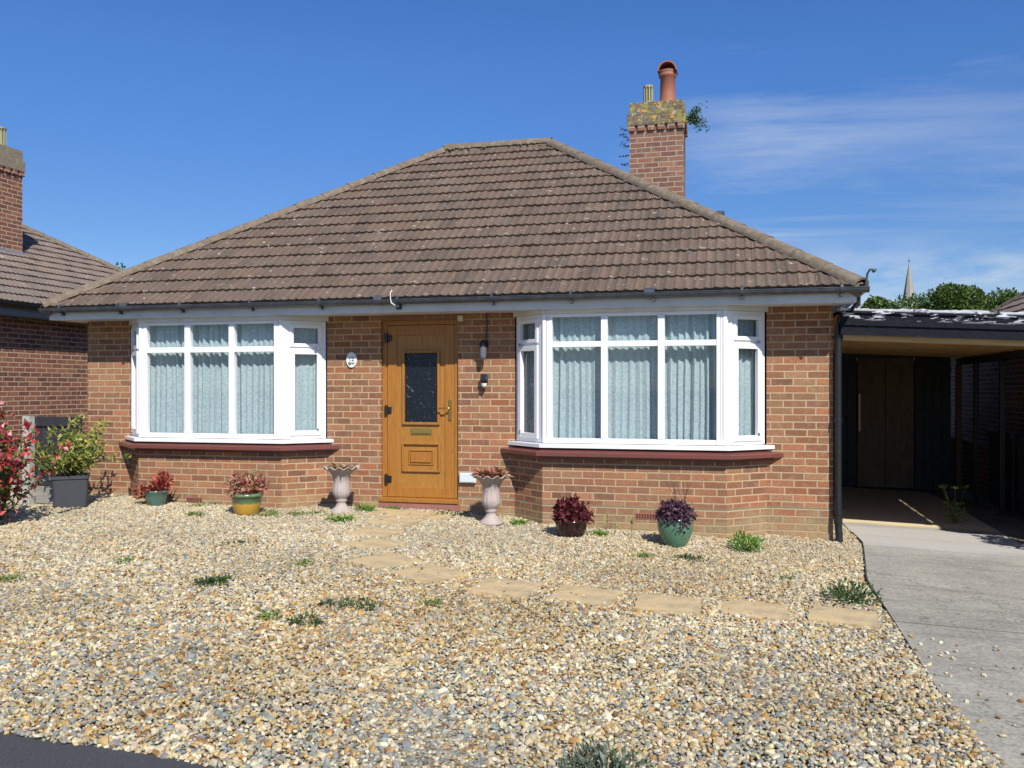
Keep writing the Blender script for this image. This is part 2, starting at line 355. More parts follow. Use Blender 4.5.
n.set(p.inputs['Base Color'], c); p.inputs['Roughness'].default_value = .85; n.set(p.inputs['Normal'], n.bump(f, .6, .006)); M_asph = m_
tag(strip_grid([-40,-20,-14]+lin(-12,6,18)+[7,20,40], [-12,-11]+lin(-10,-6.37,10), .004).build('pavement', M_asph), kind='structure')
m_, n, p = newmat('concrete'); o = n.obj(); s = n.node('ShaderNodeSeparateXYZ', {'Vector': o})
c = n.mix(n.ramp(n.noise(o, 1.6, 7, .65), [(.35,0.0),(.65,1.0)]), (.27,.252,.205), (.38,.355,.285))
st = n.noise(n.mapv(o, scale=(.8, 6, 1)), 2.0, 6, .7); c = n.mix(n.ramp(st, [(.5,0.0),(.72,.75)]), c, (.145,.138,.12))
st2 = n.noise(n.mapv(o, scale=(1, 14, 1), loc=(3,1,0)), 2.0, 6, .75); c = n.mix(n.ramp(st2, [(.55,0.0),(.75,.5)]), c, (.36,.345,.30))
gr_ = n.noise(o, 38, 8, .8); c = n.mix(n.ramp(gr_, [(.38,.7),(.52,0.0)]), c, (.11,.105,.09)); c = n.mix(n.ramp(gr_, [(.55,0.0),(.7,.6)]), c, (.44,.42,.37))
vc = n.node('ShaderNodeTexVoronoi', {'Vector': n.mapv(n.node('ShaderNodeVectorMath', {0: o, 1: n.node('ShaderNodeTexNoise', {'Vector': o, 'Scale': 3.0, 'Detail': 5.0}).outputs['Color']}, operation='ADD').outputs[0], scale=(.35,.5,1)), 'Scale': 1.0}, feature='DISTANCE_TO_EDGE').outputs[0]
c = n.mix(n.ramp(vc, [(.0,.75),(.006,0.0)]), c, (.06,.055,.045))
for yj in (-.22, -3.05):
    jd = n.m('ABSOLUTE', n.m('SUBTRACT', n.m('ADD', s.outputs[1], n.m('MULTIPLY', n.noise(o, 6, 4), .02)), yj)); c = n.mix(n.ramp(jd, [(.004,.8),(.016,0.0)]), c, (.07,.065,.05))
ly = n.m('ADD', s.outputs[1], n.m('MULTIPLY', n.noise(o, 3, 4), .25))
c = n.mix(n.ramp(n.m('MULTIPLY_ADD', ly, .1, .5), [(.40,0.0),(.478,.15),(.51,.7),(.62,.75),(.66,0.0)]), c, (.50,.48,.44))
c = n.mix(n.ramp(n.m('MULTIPLY_ADD', ly, .1, .5), [(.645,0.0),(.665,.9)]), c, (.74,.60,.36))  # browner carport floor; colour also raised to stand in for light under the roof
c = n.mix(n.ramp(n.noise(o, 55, 5, .7),[(.55,0.0),(.75,.35)]), c, (.42,.41,.38))
fleck = n.ramp(n.noise(n.mapv(o, scale=(2,1,1)), 5, 6, .75), [(.60,0.0),(.68,.6)]); c = n.mix(fleck, c, (.48,.47,.44))
n.set(p.inputs['Base Color'], c); p.inputs['Roughness'].default_value = .9; n.set(p.inputs['Normal'], n.bump(n.noise(o, 60, 6, .7), .5, .006)); M_conc = m_
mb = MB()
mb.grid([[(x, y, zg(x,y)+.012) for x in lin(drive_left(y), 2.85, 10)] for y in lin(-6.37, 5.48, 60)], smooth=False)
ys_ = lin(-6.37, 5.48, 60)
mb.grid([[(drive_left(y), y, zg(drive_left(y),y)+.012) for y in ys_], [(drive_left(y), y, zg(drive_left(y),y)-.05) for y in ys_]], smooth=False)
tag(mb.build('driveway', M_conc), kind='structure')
m_, n, p = newmat('dusty_soil'); o = n.obj(); c = n.mix(n.noise(o, 5, 6, .7), (.13,.10,.06), (.34,.28,.19)); c = n.mix(n.ramp(n.noise(o, 2, 5),[(.5,0.0),(.65,.7)]), c, (.10,.115,.045))
n.set(p.inputs['Base Color'], c); p.inputs['Roughness'].default_value = .95; n.set(p.inputs['Normal'], n.bump(n.noise(o, 50, 5), .8, .02)); M_dust = m_
mb = MB(); mb.grid([[(x, y, zg(x,y)-.006+.02*random.random()) for x in lin(2.86, 3.75, 12)] for y in lin(-6.37, 8, 100)], smooth=True)
tag(mb.build('side_strip', M_dust), kind='structure')
# black edging strip between gravel and drive
mb = MB(); ys_ = lin(-2.7, 1.3, 40)
mb.grid([[(drive_left(y)-.004-dx, y, zg(1,y)+dz) for y in ys_] for dx,dz in ((0,.0),(0,.017),(.007,.017),(.007,-.02))], smooth=False)
tag(mb.build('edging_strip', M_lead if 0 else mat_plain('dusty_edging', (.05,.045,.038), .9, .3)), 'thin black edging strip between the gravel and the driveway concrete', 'edging')

# ------------------------------------------------------------------ stepping stones
SL = [(-3.52,-.40,.86,.40,-4),(-3.52,-.86,.50,.40,-3),(-3.46,-1.52,.45,.40,-6),(-3.25,-2.03,.45,.40,-14),(-2.89,-2.66,.45,.45,-26),(-2.40,-2.95,.46,.45,-30),
      (-1.71,-3.15,.45,.44,-3),(-1.10,-3.16,.45,.45,-5),(-.50,-3.17,.45,.42,2),(.10,-3.11,.45,.40,-2),(.69,-3.06,.45,.40,-6)]
SLL = ['wide sandy doorstep slab directly in front of the oak door','sandy slab touching the front edge of the doorstep slab','third sandy slab out from the door, level with the left urn path edge',
 'fourth sandy slab out from the door, before the path bends','skewed sandy slab at the left end of the bend in the path','skewed sandy slab in the middle of the bend, nearest the left of the straight row',
 'first slab of the straight row, at its left end','second slab of the straight row, below the dark burgundy pot','middle slab of the straight row, straight below the vent brick of the right bay',
 'fourth slab of the straight row, last but one before the driveway','last sandy slab of the row, beside the driveway edge']
def in_slab(x, y, mrg=0):
    for (cx_, cy_, w, d, a) in SL:
        a = R(a); dx = x-cx_; dy = y-cy_; u = dx*math.cos(a)+dy*math.sin(a); v = -dx*math.sin(a)+dy*math.cos(a)
        if abs(u) < w/2+mrg and abs(v) < d/2+mrg: return True
    return False
for i, (cx_, cy_, w, d, a) in enumerate(SL):
    mb = MB(); z0 = zg(cx_, cy_)
    N = 10; rg = random.Random(i)
    edge = lambda u, v: (u + .006*math.sin(v*40+i), v + .006*math.sin(u*35+i*2))
    rows = []
    for jj in range(N+1):
        row = []
        for ii in range(N+1):
            u, v = edge(-w/2+w*ii/N, -d/2+d*jj/N)
            e = 1 if (ii in (0,N) or jj in (0,N)) else 0
            row.append((u, v, .030 - .006*e + .003*mnoise.noise(Vector((u*6+i, v*6, 0)))))
        rows.append(row)
    mb.grid(rows)
    ring = rows[0]+[r[-1] for r in rows[1:]]+rows[-1][::-1][1:]+[r[0] for r in rows[::-1][1:-1]]
    mb.grid([ring, [(p[0], p[1], -.04) for p in ring]], closed=True, smooth=False)
    o = mb.build('stepping_stone', M_slab, loc=(cx_, cy_, z0-.002)); tx = math.atan(.016); o.rotation_euler = (tx, math.atan(.035 if cx_ > -3.6 else .011), R(a))
    tag(o, SLL[i], 'paving slab', 'sandy stepping stones across the gravel')

# ------------------------------------------------------------------ gravel stones (one mesh)
def gravel():
    rs = np.random.RandomState(5)
    t = (1+5**.5)/2
    iv = np.array([(-1,t,0),(1,t,0),(-1,-t,0),(1,-t,0),(0,-1,t),(0,1,t),(0,-1,-t),(0,1,-t),(t,0,-1),(t,0,1),(-t,0,-1),(-t,0,1)], float); iv /= np.linalg.norm(iv[0])
    fi = np.array([(0,11,5),(0,5,1),(0,1,7),(0,7,10),(0,10,11),(1,5,9),(5,11,4),(11,10,2),(10,7,6),(7,1,8),(3,9,4),(3,4,2),(3,2,6),(3,6,8),(3,8,9),(4,9,5),(2,4,11),(6,2,10),(8,6,7),(9,8,1)])
    sp_ = .0190; X, Y = np.meshgrid(np.arange(-9.9, 1.3, sp_), np.arange(-6.40, 2.0, sp_)); x = X.ravel(); y = Y.ravel()
    x = x+rs.uniform(-.5,.5,x.size)*sp_; y = y+rs.uniform(-.5,.5,y.size)*sp_
    # outline
    ys = np.array([-6.42,-6.37,-3.6,-1.76,-.4,-.1,1.3,5]); xs_ = np.array([1.06,1.05,1.03,1.0,1.16,1.19,1.14,1.10])
    wob = .05*np.sin(y*3.1)+.03*np.sin(y*9)
    keep = x < np.interp(y, ys, xs_)-.012 + np.where(y < -3.6, .06*np.clip((-3.6-y),0,1)+wob*np.clip(-3.6-y,0,1)*.7, 0)
    keep &= y > -6.385+.012*np.sin(x*7)
    def bay(x, y, x0, x1):   # inside the bay plinth
        return (y > -.36) & (x > x0) & (x < x1) & (x-x0 > (-y)*.39/.36-.0) & (x1-x > (-y)*.39/.36)
    inside = (y > -.01) & (x > -8.06) & (x < .93)
    keep &= ~inside & ~bay(x,y,-7.42,-4.72) & ~bay(x,y,-2.435,.268) & ~((x < -8.0) & (y > .6)) & ~((x > .9) & (y > 1.35))
    # density falls where it is far and thin
    x = x[keep]; y = y[keep]
    sl = np.array([in_slab(a, b, -.012+.010*math.sin(a*17+b*11)) for a, b in zip(x, y)]); k2 = ~sl | (rs.rand(x.size) < .010); x = x[k2]; y = y[k2]; sl = sl[k2]
    n = x.size
    ax = np.where(x > -3.6, -.035*(x+3.6), -.011*(x+3.6)); z = ax+.016*np.minimum(y,0)
    r = rs.lognormal(math.log(.0112), .33, n); r = np.clip(r, .007, .026)
    big = rs.rand(n) < .03; r[big] *= 1.35
    sx = r*rs.uniform(.9,1.35,n); sy = r*rs.uniform(.7,1.0,n); sz = r*rs.uniform(.45,.8,n)
    undul = .008*np.sin(x*2.3+1)*np.sin(y*1.9)+.006*np.sin(x*5.1+y*3.3)
    z = z + undul + rs.uniform(-.002,.013,n) + np.where(sl, .025, 0)
    stray_n = 110
    sxp = rs.uniform(1.05, 2.0, stray_n); sxp = 1.05+(sxp-1.05)**2; syp = rs.uniform(-6.2, -3.4, stray_n)
    x = np.append(x, sxp); y = np.append(y, syp); z = np.append(z, -.035*(sxp+3.6)+.016*syp+.018)
    rr = rs.uniform(.007,.016,stray_n); sx = np.append(sx, rr*1.2); sy = np.append(sy, rr); sz = np.append(sz, rr*.6); n = x.size
    ang = rs.uniform(0, 2*np.pi, n); tl = rs.normal(0, .38, n); t2 = rs.normal(0, .38, n)
    ca, sa = np.cos(ang), np.sin(ang); ct, st = np.cos(tl), np.sin(tl); cu, su = np.cos(t2), np.sin(t2)
    var = iv[None,:,:]*(1+rs.uniform(-.22,.22,(24,12,1))); P = var[rs.randint(0,24,n)]*np.stack([sx,sy,sz],1)[:,None,:]
    px, py, pz = P[...,0], P[...,1], P[...,2]
    py, pz = py*ct[:,None]-pz*st[:,None], py*st[:,None]+pz*ct[:,None]
    px, pz = px*cu[:,None]-pz*su[:,None], px*su[:,None]+pz*cu[:,None]
    px, py = px*ca[:,None]-py*sa[:,None], px*sa[:,None]+py*ca[:,None]
    V = np.stack([px+x[:,None], py+y[:,None], pz+z[:,None]], -1).reshape(-1,3)
    F_ = (fi[None]+np.arange(n)[:,None,None]*12).reshape(-1,3)
    pal = np.array([(.66,.58,.44),(.58,.47,.31),(.52,.36,.17),(.74,.70,.62),(.34,.36,.39),(.27,.30,.35),(.42,.40,.37),(.30,.16,.07),(.55,.50,.42),(.47,.27,.11),(.68,.60,.50),(.20,.16,.13),(.60,.44,.22)])
    base = np.array([.16,.14,.08,.14,.08,.06,.09,.035,.12,.035,.11,.03,.07])
    blue = np.array([.08,.06,.05,.10,.22,.20,.12,.02,.08,.03,.05,.02,.03]); honey = np.array([.13,.16,.17,.07,.03,.02,.04,.07,.06,.10,.06,.03,.14])
    bw = .55*np.clip((-4.6-y)/1.0,0,1)*np.clip(.5+np.sin(x*3.3)*1.2,0,1)+np.clip(.5+.9*np.sin(x*1.7+2)*np.sin(y*1.3+1.2)+.4*np.sin(x*4.1+y*2.2), 0, 1)*np.clip((-y-1.8)/4.0, .05, 1)*.34
    hw = np.clip(.45+.8*np.sin(x*1.1-y*.9+.5)+.3*np.sin(y*3.7), 0, 1)*.8*np.clip((x+6)/5, .1, 1)
    pr = base[None]*(1-bw-hw*(1-bw))[:,None]+blue[None]*bw[:,None]+honey[None]*(hw*(1-bw))[:,None]; pr /= pr.sum(1, keepdims=True)
    idx = (pr.cumsum(1) < rs.rand(n)[:,None]).sum(1).clip(0, len(pal)-1)
    c = pal[idx]*rs.uniform(.78,1.22,(n,1))*rs.uniform(.95,1.05,(n,3)); patch = (.93+.13*np.sin(x*1.9+y*.7+1)*np.sin(y*2.3-x*.6))[:,None]; c = np.clip(c*patch*np.array([.80,.765,.615]), .012, .66)
    # a paler dusty tone close to the house
    dust = np.clip((y+3.6)/3.2, 0, 1)[:,None]*.38; c = c*(1-dust)+np.array([.475,.425,.305])*dust*rs.uniform(.8,1.15,(n,1))
    me = bpy.data.meshes.new('gravel'); me.vertices.add(len(V)); me.vertices.foreach_set('co', V.ravel().astype(np.float32))
    me.loops.add(F_.size); me.loops.foreach_set('vertex_index', F_.ravel().astype(np.int32))
    me.polygons.add(len(F_)); me.polygons.foreach_set('loop_start', np.arange(0, F_.size, 3, dtype=np.int32)); me.update(calc_edges=True)
    ca_ = me.color_attributes.new('Col', 'FLOAT_COLOR', 'POINT'); C4 = np.ones((len(V),4), np.float32); C4[:,:3] = np.repeat(c, 12, 0); ca_.data.foreach_set('color', C4.ravel())
    me.polygons.foreach_set('use_smooth', (np.arange(len(F_)) % 20 < 0))
    me.materials.append(mat_vcol('flint', .55, 0, .35, .3, 180, .22)); o = bpy.data.objects.new('gravel', me); COL.objects.link(o)
    tag(o, 'loose multicoloured flint gravel covering the whole front garden', 'gravel', kind='stuff')
    return n
print('stones', gravel())

# ------------------------------------------------------------------ roofs
def slope(mb, P0, u, v, L, T, pitch, gauge_plan, spr=8, roll=.1, hmax=.012, lip=.029):
    """hipped plane. P0 eave corner (x,y,z), u unit along eave, v unit inwards (plan), L eave length, T plan depth to the ridge"""
    n = int(round(T/gauge_plan)); g = T/n; cs = math.hypot(1, pitch); nx, nz = -pitch/cs, 1/cs  # slope normal (inward comp, up)
    N = int(L/roll*spr)
    for k in range(n):
        s0, s1 = k*g, min((k+1)*g+.02, T)
        rows = []; uvs = []
        for (sv, hh) in ((s0+.004, -.004), (s0, lip*.92), (s0+.006, lip), (s1, 0.0)):
            a, b = sv, L-sv
            row = []; uvr = []
            for i in range(N+1):
                q = min(max(L*i/N, a), b)
                ph = (q % roll)/roll; w = max(0, math.cos((ph-.5)*math.pi*2))**.7*hmax if abs(ph-.5) < .25 else 0
                w += .002*math.sin(q/.2*3+k*1.7) + (.004 if (int(q/.2)*7+k*13) % 5 == 0 else 0)
                if hh < 0: w = -.01 if hh < 0 else w
                h = hh+w
                x = P0[0]+u[0]*q+v[0]*(sv+nx*h); y = P0[1]+u[1]*q+v[1]*(sv+nx*h); z = P0[2]+pitch*sv+nz*h
                row.append((x,y,z)); uvr.append((q, max(sv, s0)*cs+.001))
            rows.append(row); uvs.append(uvr)
        for i in range(len(rows)-1): mb.grid([rows[i], rows[i+1]], smooth=False, uvs=[uvs[i], uvs[i+1]])
def halfround(mb, A, B, r=.115, seg=.42, lift=.0):
    A = Vector(A); B = Vector(B); d = (B-A); Ln = d.length; d.normalize(); side = d.cross(Vector((0,0,1))).normalized(); up = side.cross(d)
    n = max(1, int(Ln/seg))
    for i in range(n):
        a = A+d*(Ln*i/n); b = A+d*(Ln*(i+1)/n+.03); rg = random.uniform(-.004,.004); rows = []
        for P, rr in ((a, r*1.06), (b, r*.97)):
            rows.append([P+side*math.cos(t)*rr+up*(math.sin(t)*rr*.85+lift+rg) for t in lin(0, math.pi, 10)])
        mb.grid(rows); 
        mb.face(rows[0]+[a+side*(-r*.9), a+side*(r*.9)][0:0])if False else None
        inner = [a+side*math.cos(t)*r*.85+up*(math.sin(t)*r*.7+lift+rg) for t in lin(0, math.pi, 10)]
        mb.grid([rows[0], inner], smooth=False)
def hip_roof(parent, x0, x1, y0, y1, ze, pitch, mat, spr=8, T=None, rmat=None, gauge=.2437):
    T = T or min(x1-x0, y1-y0)/2
    mb = MB()
    slope(mb, (x0,y0,ze), (1,0), (0,1), x1-x0, T, pitch, gauge, spr)
    slope(mb, (x1,y0,ze), (0,1), (-1,0), y1-y0, T, pitch, gauge, spr)
    slope(mb, (x1,y1,ze), (-1,0), (0,-1), x1-x0, T, pitch, gauge, max(4,spr//2))
    slope(mb, (x0,y1,ze), (0,-1), (1,0), y1-y0, T, pitch, gauge, max(4,spr//2))
    roof = mb.build('roof', mat, parent)
    r = MB(); zt = ze+pitch*T; l = .0
    r.tube([(x0+T, y0+T, zt-.035), (x1-T, y1-T, zt-.035)] if (x1-x0) > (y1-y0) else [(x0+T,y0+T,zt-.035),(x0+T,y1-T,zt-.035)], .105, 10)
    halfround(r, (x0+T, y0+T, zt), (x1-T, y1-T, zt), lift=l) if (x1-x0) > (y1-y0) else halfround(r, (x0+T,y0+T,zt), (x0+T,y1-T,zt), lift=l)
    rt = r.build('ridge_tiles', rmat or M_ridge, roof)
    for (cx_, cy_, sx, sy) in ((x0,y0,1,1),(x1,y0,-1,1),(x1,y1,-1,-1),(x0,y1,1,-1)):
        h = MB(); halfround(h, (cx_+.02*sx, cy_+.02*sy, ze+.005), (cx_+sx*T, cy_+sy*T, zt), r=.10, lift=-.005)
        A_ = Vector((cx_+.03*sx, cy_+.03*sy, ze-.03)); B_ = Vector((cx_+sx*T, cy_+sy*T, zt-.03)); h.tube([A_, B_], .075, 8)
        h.build('hip_tiles', rmat or M_ridge, roof)
    return roof

# ------------------------------------------------------------------ the bungalow
BG = empty('bungalow', 'red brick bungalow with hipped tiled roof, two white bay windows and oak front door', 'bungalow', (0,0,0))
XL, XR, ZT = -8.05, .923, 2.26
BAYS = ((-7.42, -4.72), (-2.435, .268)); BI, BP = .395, .36
DX0, DX1, DZ0, DZ1 = -4.038, -3.098, .10, 2.185
w = MB(); w2 = MB()
w.box(XL, -7.42, 0, .25, -.4, ZT); w.box(-4.72, DX0, 0, .25, -.4, ZT); w.box(DX0, DX1, .003, .25, -.4, .02)
w.box(DX0, DX1, 0, .25, DZ1, ZT)
w2.box(DX1, -2.435, 0, .25, -.4, ZT); w2.box(.268, XR, 0, .25, -.5, ZT)
w.box(XL, XL+.25, .25, 6.8, -.4, ZT); w2.box(XR-.25, XR, .25, 6.8, -.5, ZT); w.box(XL+.25, XR-.25, 6.55, 6.8, -.4, ZT)
w.build('wall', M_brick, BG)
def bay_poly(x0, x1, e):
    """outer outline of a bay pushed out by e: four points, ends on y = 0"""
    L = math.hypot(BI, BP); nx, ny = -BP/L, -BI/L      # outward normal of the left cant
    # left cant line: through (x0+nx e, ny e) direction (BI,-BP)
    t = (0-ny*e)/(-BP); xa = x0+nx*e+BI*t
    t2 = (-BP-e-ny*e)/(-BP); xb = x0+nx*e+BI*t2
    return [(xa, 0), (xb, -BP-e), (x1-(xb-x0), -BP-e), (x1-(xa-x0), 0)]
def ring_solid(mb, po, pi, zo0, zo1, zi0, zi1, drop=0):
    """solid between an outer and inner 4-point outline; outer heights zo0..zo1, inner zi0..zi1"""
    for i in range(3):
        a, b, c, d = po[i], po[i+1], pi[i+1], pi[i]
        mb.face([(*a,zo0),(*b,zo0),(*b,zo1),(*a,zo1)]); mb.face([(*d,zi0),(*d,zi1),(*c,zi1),(*c,zi0)][::1])
        mb.face([(*a,zo1),(*b,zo1),(*c,zi1),(*d,zi1)]); mb.face([(*a,zo0),(*d,zi0),(*c,zi0),(*b,zo0)])
    for i, j in ((0,0),(3,3)):
        mb.face([(*po[i],zo0),(*po[i],zo1),(*pi[i],zi1),(*pi[i],zi0)])
def segbox(mb, A, B, s0, s1, n0, n1, z0, z1):
    A = Vector((A[0],A[1],0)); B = Vector((B[0],B[1],0)); d = (B-A).normalized(); nn = Vector((d.y,-d.x,0))
    P = lambda s, q, z: A+d*s+nn*q+Vector((0,0,z))
    M = Matrix(((d.x,nn.x,0,A.x),(d.y,nn.y,0,A.y),(0,0,1,0),(0,0,0,1)))
    # keep orientation right-handed
    x = [P(s0,n0,z0),P(s0,n1,z0),P(s1,n1,z0),P(s1,n0,z0),P(s0,n0,z1),P(s0,n1,z1),P(s1,n1,z1),P(s1,n0,z1)]
    b = len(mb.v); mb.v.extend([tuple(p) for p in x])
    for q in ((0,3,2,1),(4,5,6,7),(0,1,5,4),(1,2,6,5),(2,3,7,6),(3,0,4,7)):
        mb.f.append(tuple(b+i for i in q)[::-1]); mb.uv.append(None); mb.c.append(None); mb.sm.append(False)
def dist(a, b): return math.hypot(a[0]-b[0], a[1]-b[1])
BZ = [dict(gt=2.150, t1=1.885, t0=1.820, gb=.862, fb=.808, sb=.757, kb=.672, hd=2.185), dict(gt=2.155, t1=1.893, t0=1.833, gb=.868, fb=.816, sb=.764, kb=.672, hd=2.19)]
AIRB = ((-6.26, .055), (-.95, .052))
CURT = ['pale net curtain gathered behind the left bay window, left of the oak door', 'pale net curtain gathered behind the right bay window, beside the carport']
for bi, (x0, x1) in enumerate(BAYS):
    Z = BZ[bi]
    wm = w2 if bi else MB()
    p0 = bay_poly(x0, x1, 0); pin = bay_poly(x0, x1, -.2)
    ring_solid(wm, p0, pin, -.5, Z['kb']+.01, -.5, Z['kb']+.01)
    if not bi: wm.build('wall', M_brick, BG)
    W_ = MB()    # white frame
    pf = bay_poly(x0, x1, -.012)
    fr_d0, fr_d1 = -.07, 0.0
    segs = [(pf[0],pf[1]),(pf[1],pf[2]),(pf[2],pf[3])]
    for si, (A, B) in enumerate(segs):
        L = dist(A, B); hd = Z['hd']
        if si == 1:
            segbox(W_, A, B, 0, L, fr_d0, -.004, Z['gt'], hd)             # head
            segbox(W_, A, B, 0, L, fr_d0, 0, Z['fb'], Z['gb'])            # bottom rail
            gw = (L-.2-2*.07)/3
            for k in range(3): 
                if k: segbox(W_, A, B, .1+k*gw+(k-1)*.07, .1+k*gw+k*.07, fr_d0, .006, Z['gb'], Z['gt'])
            segbox(W_, A, B, .1, L-.1, fr_d0, .002, Z['t0'], Z['t1'])
            segbox(W_, A, B, -.005, .034, fr_d0, .010, Z['fb'], hd); segbox(W_, A, B, .038, .062, fr_d0, .004, Z['fb'], hd); segbox(W_, A, B, .065, .1, fr_d0, .008, Z['fb'], hd)
            segbox(W_, A, B, L-.034, L+.005, fr_d0, .010, Z['fb'], hd); segbox(W_, A, B, L-.062, L-.038, fr_d0, .004, Z['fb'], hd); segbox(W_, A, B, L-.1, L-.065, fr_d0, .008, Z['fb'], hd)
        else:
            ca, cb = (.06, .10) if si == 0 else (.10, .06)   # left cant: wall end first
            segbox(W_, A, B, 0, ca, fr_d0, 0, Z['fb'], hd); segbox(W_, A, B, L-cb, L, fr_d0, 0, Z['fb'], hd)
            segbox(W_, A, B, ca, L-cb, fr_d0, -.004, hd-.06, hd); segbox(W_, A, B, ca, L-cb, fr_d0, -.003, Z['fb'], Z['fb']+.05)
            zm = (Z['t0']+Z['t1'])/2+.01; segbox(W_, A, B, ca, L-cb, fr_d0, -.003, zm-.022, zm+.022)
            # opening sashes, proud of the frame
            for (a, b, fw) in ((Z['fb']+.04, zm-.015, .055), (zm+.015, hd-.045, .042)):
                s0, s1 = ca-.008, L-cb+.008
                segbox(W_, A, B, s0, s0+fw, -.03, .016, a, b); segbox(W_, A, B, s1-fw, s1, -.03, .016, a, b)
                segbox(W_, A, B, s0+fw, s1-fw, -.03, .0155, a, a+fw); segbox(W_, A, B, s0+fw, s1-fw, -.03, .0155, b-fw, b)
    bw = W_.build('bay_window', M_upvc, BG, bevel=.004)
    hb = MB()   # head board up to the soffit
    po = bay_poly(x0, x1, .012); ring_solid(hb, po, bay_poly(x0,x1,-.08), Z['hd']+.001, 2.243, Z['hd']+.001, 2.243); hb.build('head_board', M_fascia, bw)
    sl_ = MB(); ring_solid(sl_, bay_poly(x0,x1,.055), bay_poly(x0,x1,-.1), Z['sb']+.004, Z['fb']-.012, Z['sb']+.004, Z['fb']+.002); sl_.build('window_sill', M_upvc, bw, bevel=.005)
    ts = MB(); ring_solid(ts, bay_poly(x0,x1,.115), bay_poly(x0,x1,-.05), Z['kb']+.012, Z['kb']+.050, Z['kb']+.012, Z['sb']+.002)
    ring_solid(ts, bay_poly(x0,x1,.045), bay_poly(x0,x1,.001), Z['kb']-.02, Z['kb']+.011, Z['kb']-.02, Z['kb']+.011); ts.build('tiled_sill', M_sill, bw, bevel=.006)
    pg = bay_poly(x0, x1, -.042)
    for i, (A, B) in enumerate(((pg[0],pg[1]),(pg[1],pg[2]),(pg[2],pg[3]))):
        g = MB(); g.face([(*A, Z['fb']+.02),(*B, Z['fb']+.02),(*B, Z['hd']-.02),(*A, Z['hd']-.02)]); g.build('pane', M_glass, bw)
    # catches on the opening sashes
    for (A, B, s) in ((pf[0],pf[1],.10),(pf[2],pf[3],dist(pf[2],pf[3])-.10)):
        for za_ in (Z['fb']+.09, Z['t0']+.03):
            hm = MB(); segbox(hm, A, B, s-.010, s+.010, .0155, .024, za_, za_+.03); hm.build('hinge', M_chrome, bw)
    # curtain
    C_ = MB(); pc = bay_poly(x0, x1, -.15); path = [(x0+.03, .12)] + pc[1:3] + [(x1-.03, .12)]
    tot = sum(dist(a,b) for a,b in zip(path, path[1:])); N = int(tot/.008); pts = []; rg = random.Random(3+bi)
    phs = [rg.uniform(0,6.28) for _ in range(4)]
    zs = [Z['fb']-.02, .95, 1.2, 1.5, Z['t0']-.1, Z['t0']-.02, Z['t0']+.0, Z['t1'], 2.05, 2.24]
    rows = []
    for zi in zs:
        row = []
        for i in range(N+1):
            s = tot*i/N; acc = 0
            for a, b in zip(path, path[1:]):
                d = dist(a,b)
                if s <= acc+d or b == path[-1]: tt = (s-acc)/d; break
                acc += d
            px_, py_ = a[0]+(b[0]-a[0])*tt, a[1]+(b[1]-a[1])*tt; nx, ny = (b[1]-a[1])/d, -(b[0]-a[0])/d
            sw = s+.02*math.sin(s*5+phs[0])+.006*math.sin(zi*3+s*9)
            f = .016*math.sin(sw*2*math.pi/.078+phs[1])+.010*math.sin(sw*2*math.pi/.13+phs[2])+.005*math.sin(sw*2*math.pi/.034)
            f *= .8 + .4*math.sin(s*3.1+phs[3])
            row.append((px_+nx*f, py_+ny*f, zi))
        rows.append(row)
    uvs = [[(tot*i/N, z) for i in range(N+1)] for z in zs]
    C_.grid(rows, uvs=uvs)
    tag(C_.build('net_curtain', M_net), CURT[bi], 'curtain', 'net curtains in the bay windows')
w2.build('wall', M_brick_dpc, BG)
# dark coloured sheet stands in for the unlit room behind the curtains
rm = MB(); rm.box(XL+.26, XR-.26, .8, .85, -.3, 2.24); rm.build('dark_room_sheet', M_soil, BG)
for (ax_, az_) in AIRB:
    hs_ = MB(); a = MB(); yy = -BP-.004; a.box(ax_-.108, ax_+.108, yy, yy+.05, az_-.032+.02, az_+.032+.02)
    for r_ in range(2):
        for q in range(7):
            hs_.box(ax_-.092+q*.028, ax_-.076+q*.028, yy-.0015, yy+.004, az_-.002+r_*.024, az_+.015+r_*.024)
    hs_.build('dark_slot_blocks', M_black, a.build('air_brick', mat_plain('air_brick', (.30,.11,.075), .9, .2, 20), BG))  # black blocks on the face stand in for the shade inside the holes
# soldier course over the door, a slight lip
sc_ = MB()
for q in range(14):
    xx = DX0-.02+q*.0705
    sc_.box(xx, xx+.06, -.003, .05, DZ1+.004, 2.238)
sc_.build('soldier_course', mat_plain('soldier_brick', (.27,.13,.085), .9, .25, 12, .4), BG)
# soffit / fascia
s = MB(); s.box(XL-.17, XR+.17, -.43, .0, 2.243, 2.252); s.box(XL-.17, XL, 0, 7.2, 2.243, 2.252); s.box(XR, XR+.17, 0, 7.2, 2.243, 2.252); s.box(XL, XR, 0, .8, 2.2605, 2.268); s.box(XL, XR, 6.8, 7.2, 2.243, 2.252)
s.build('soffit', M_fascia, BG)
FX0, FX1 = -8.225, 1.095
f = MB(); f.box(FX0, FX1, -.455, -.4305, 2.233, 2.375); f.box(FX1-.022, FX1, -.430, 7.2, 2.235, 2.375); f.box(FX0, FX0+.022, -.430, 7.2, 2.235, 2.375)
f.build('fascia', M_fascia, BG, bevel=.003)
def gutter(mb, A, B, r=.052):
    A = Vector(A); B = Vector(B); d = (B-A).normalized(); side = d.cross(Vector((0,0,1)))
    rows = []
    prof = [(math.cos(t)*r, -math.sin(t)*r) for t in lin(0, math.pi, 12)] + [(-r*.9, 0)] + [(-math.cos(t)*r*.9, -math.sin(t)*r*.9) for t in lin(0, math.pi, 12)] + [(r, .0)]
    for P in (A, B): rows.append([P+side*a+Vector((0,0,b)) for a, b in prof])
    mb.grid(rows, smooth=False); mb.face(rows[0][:13]); mb.face(rows[1][:13][::-1])
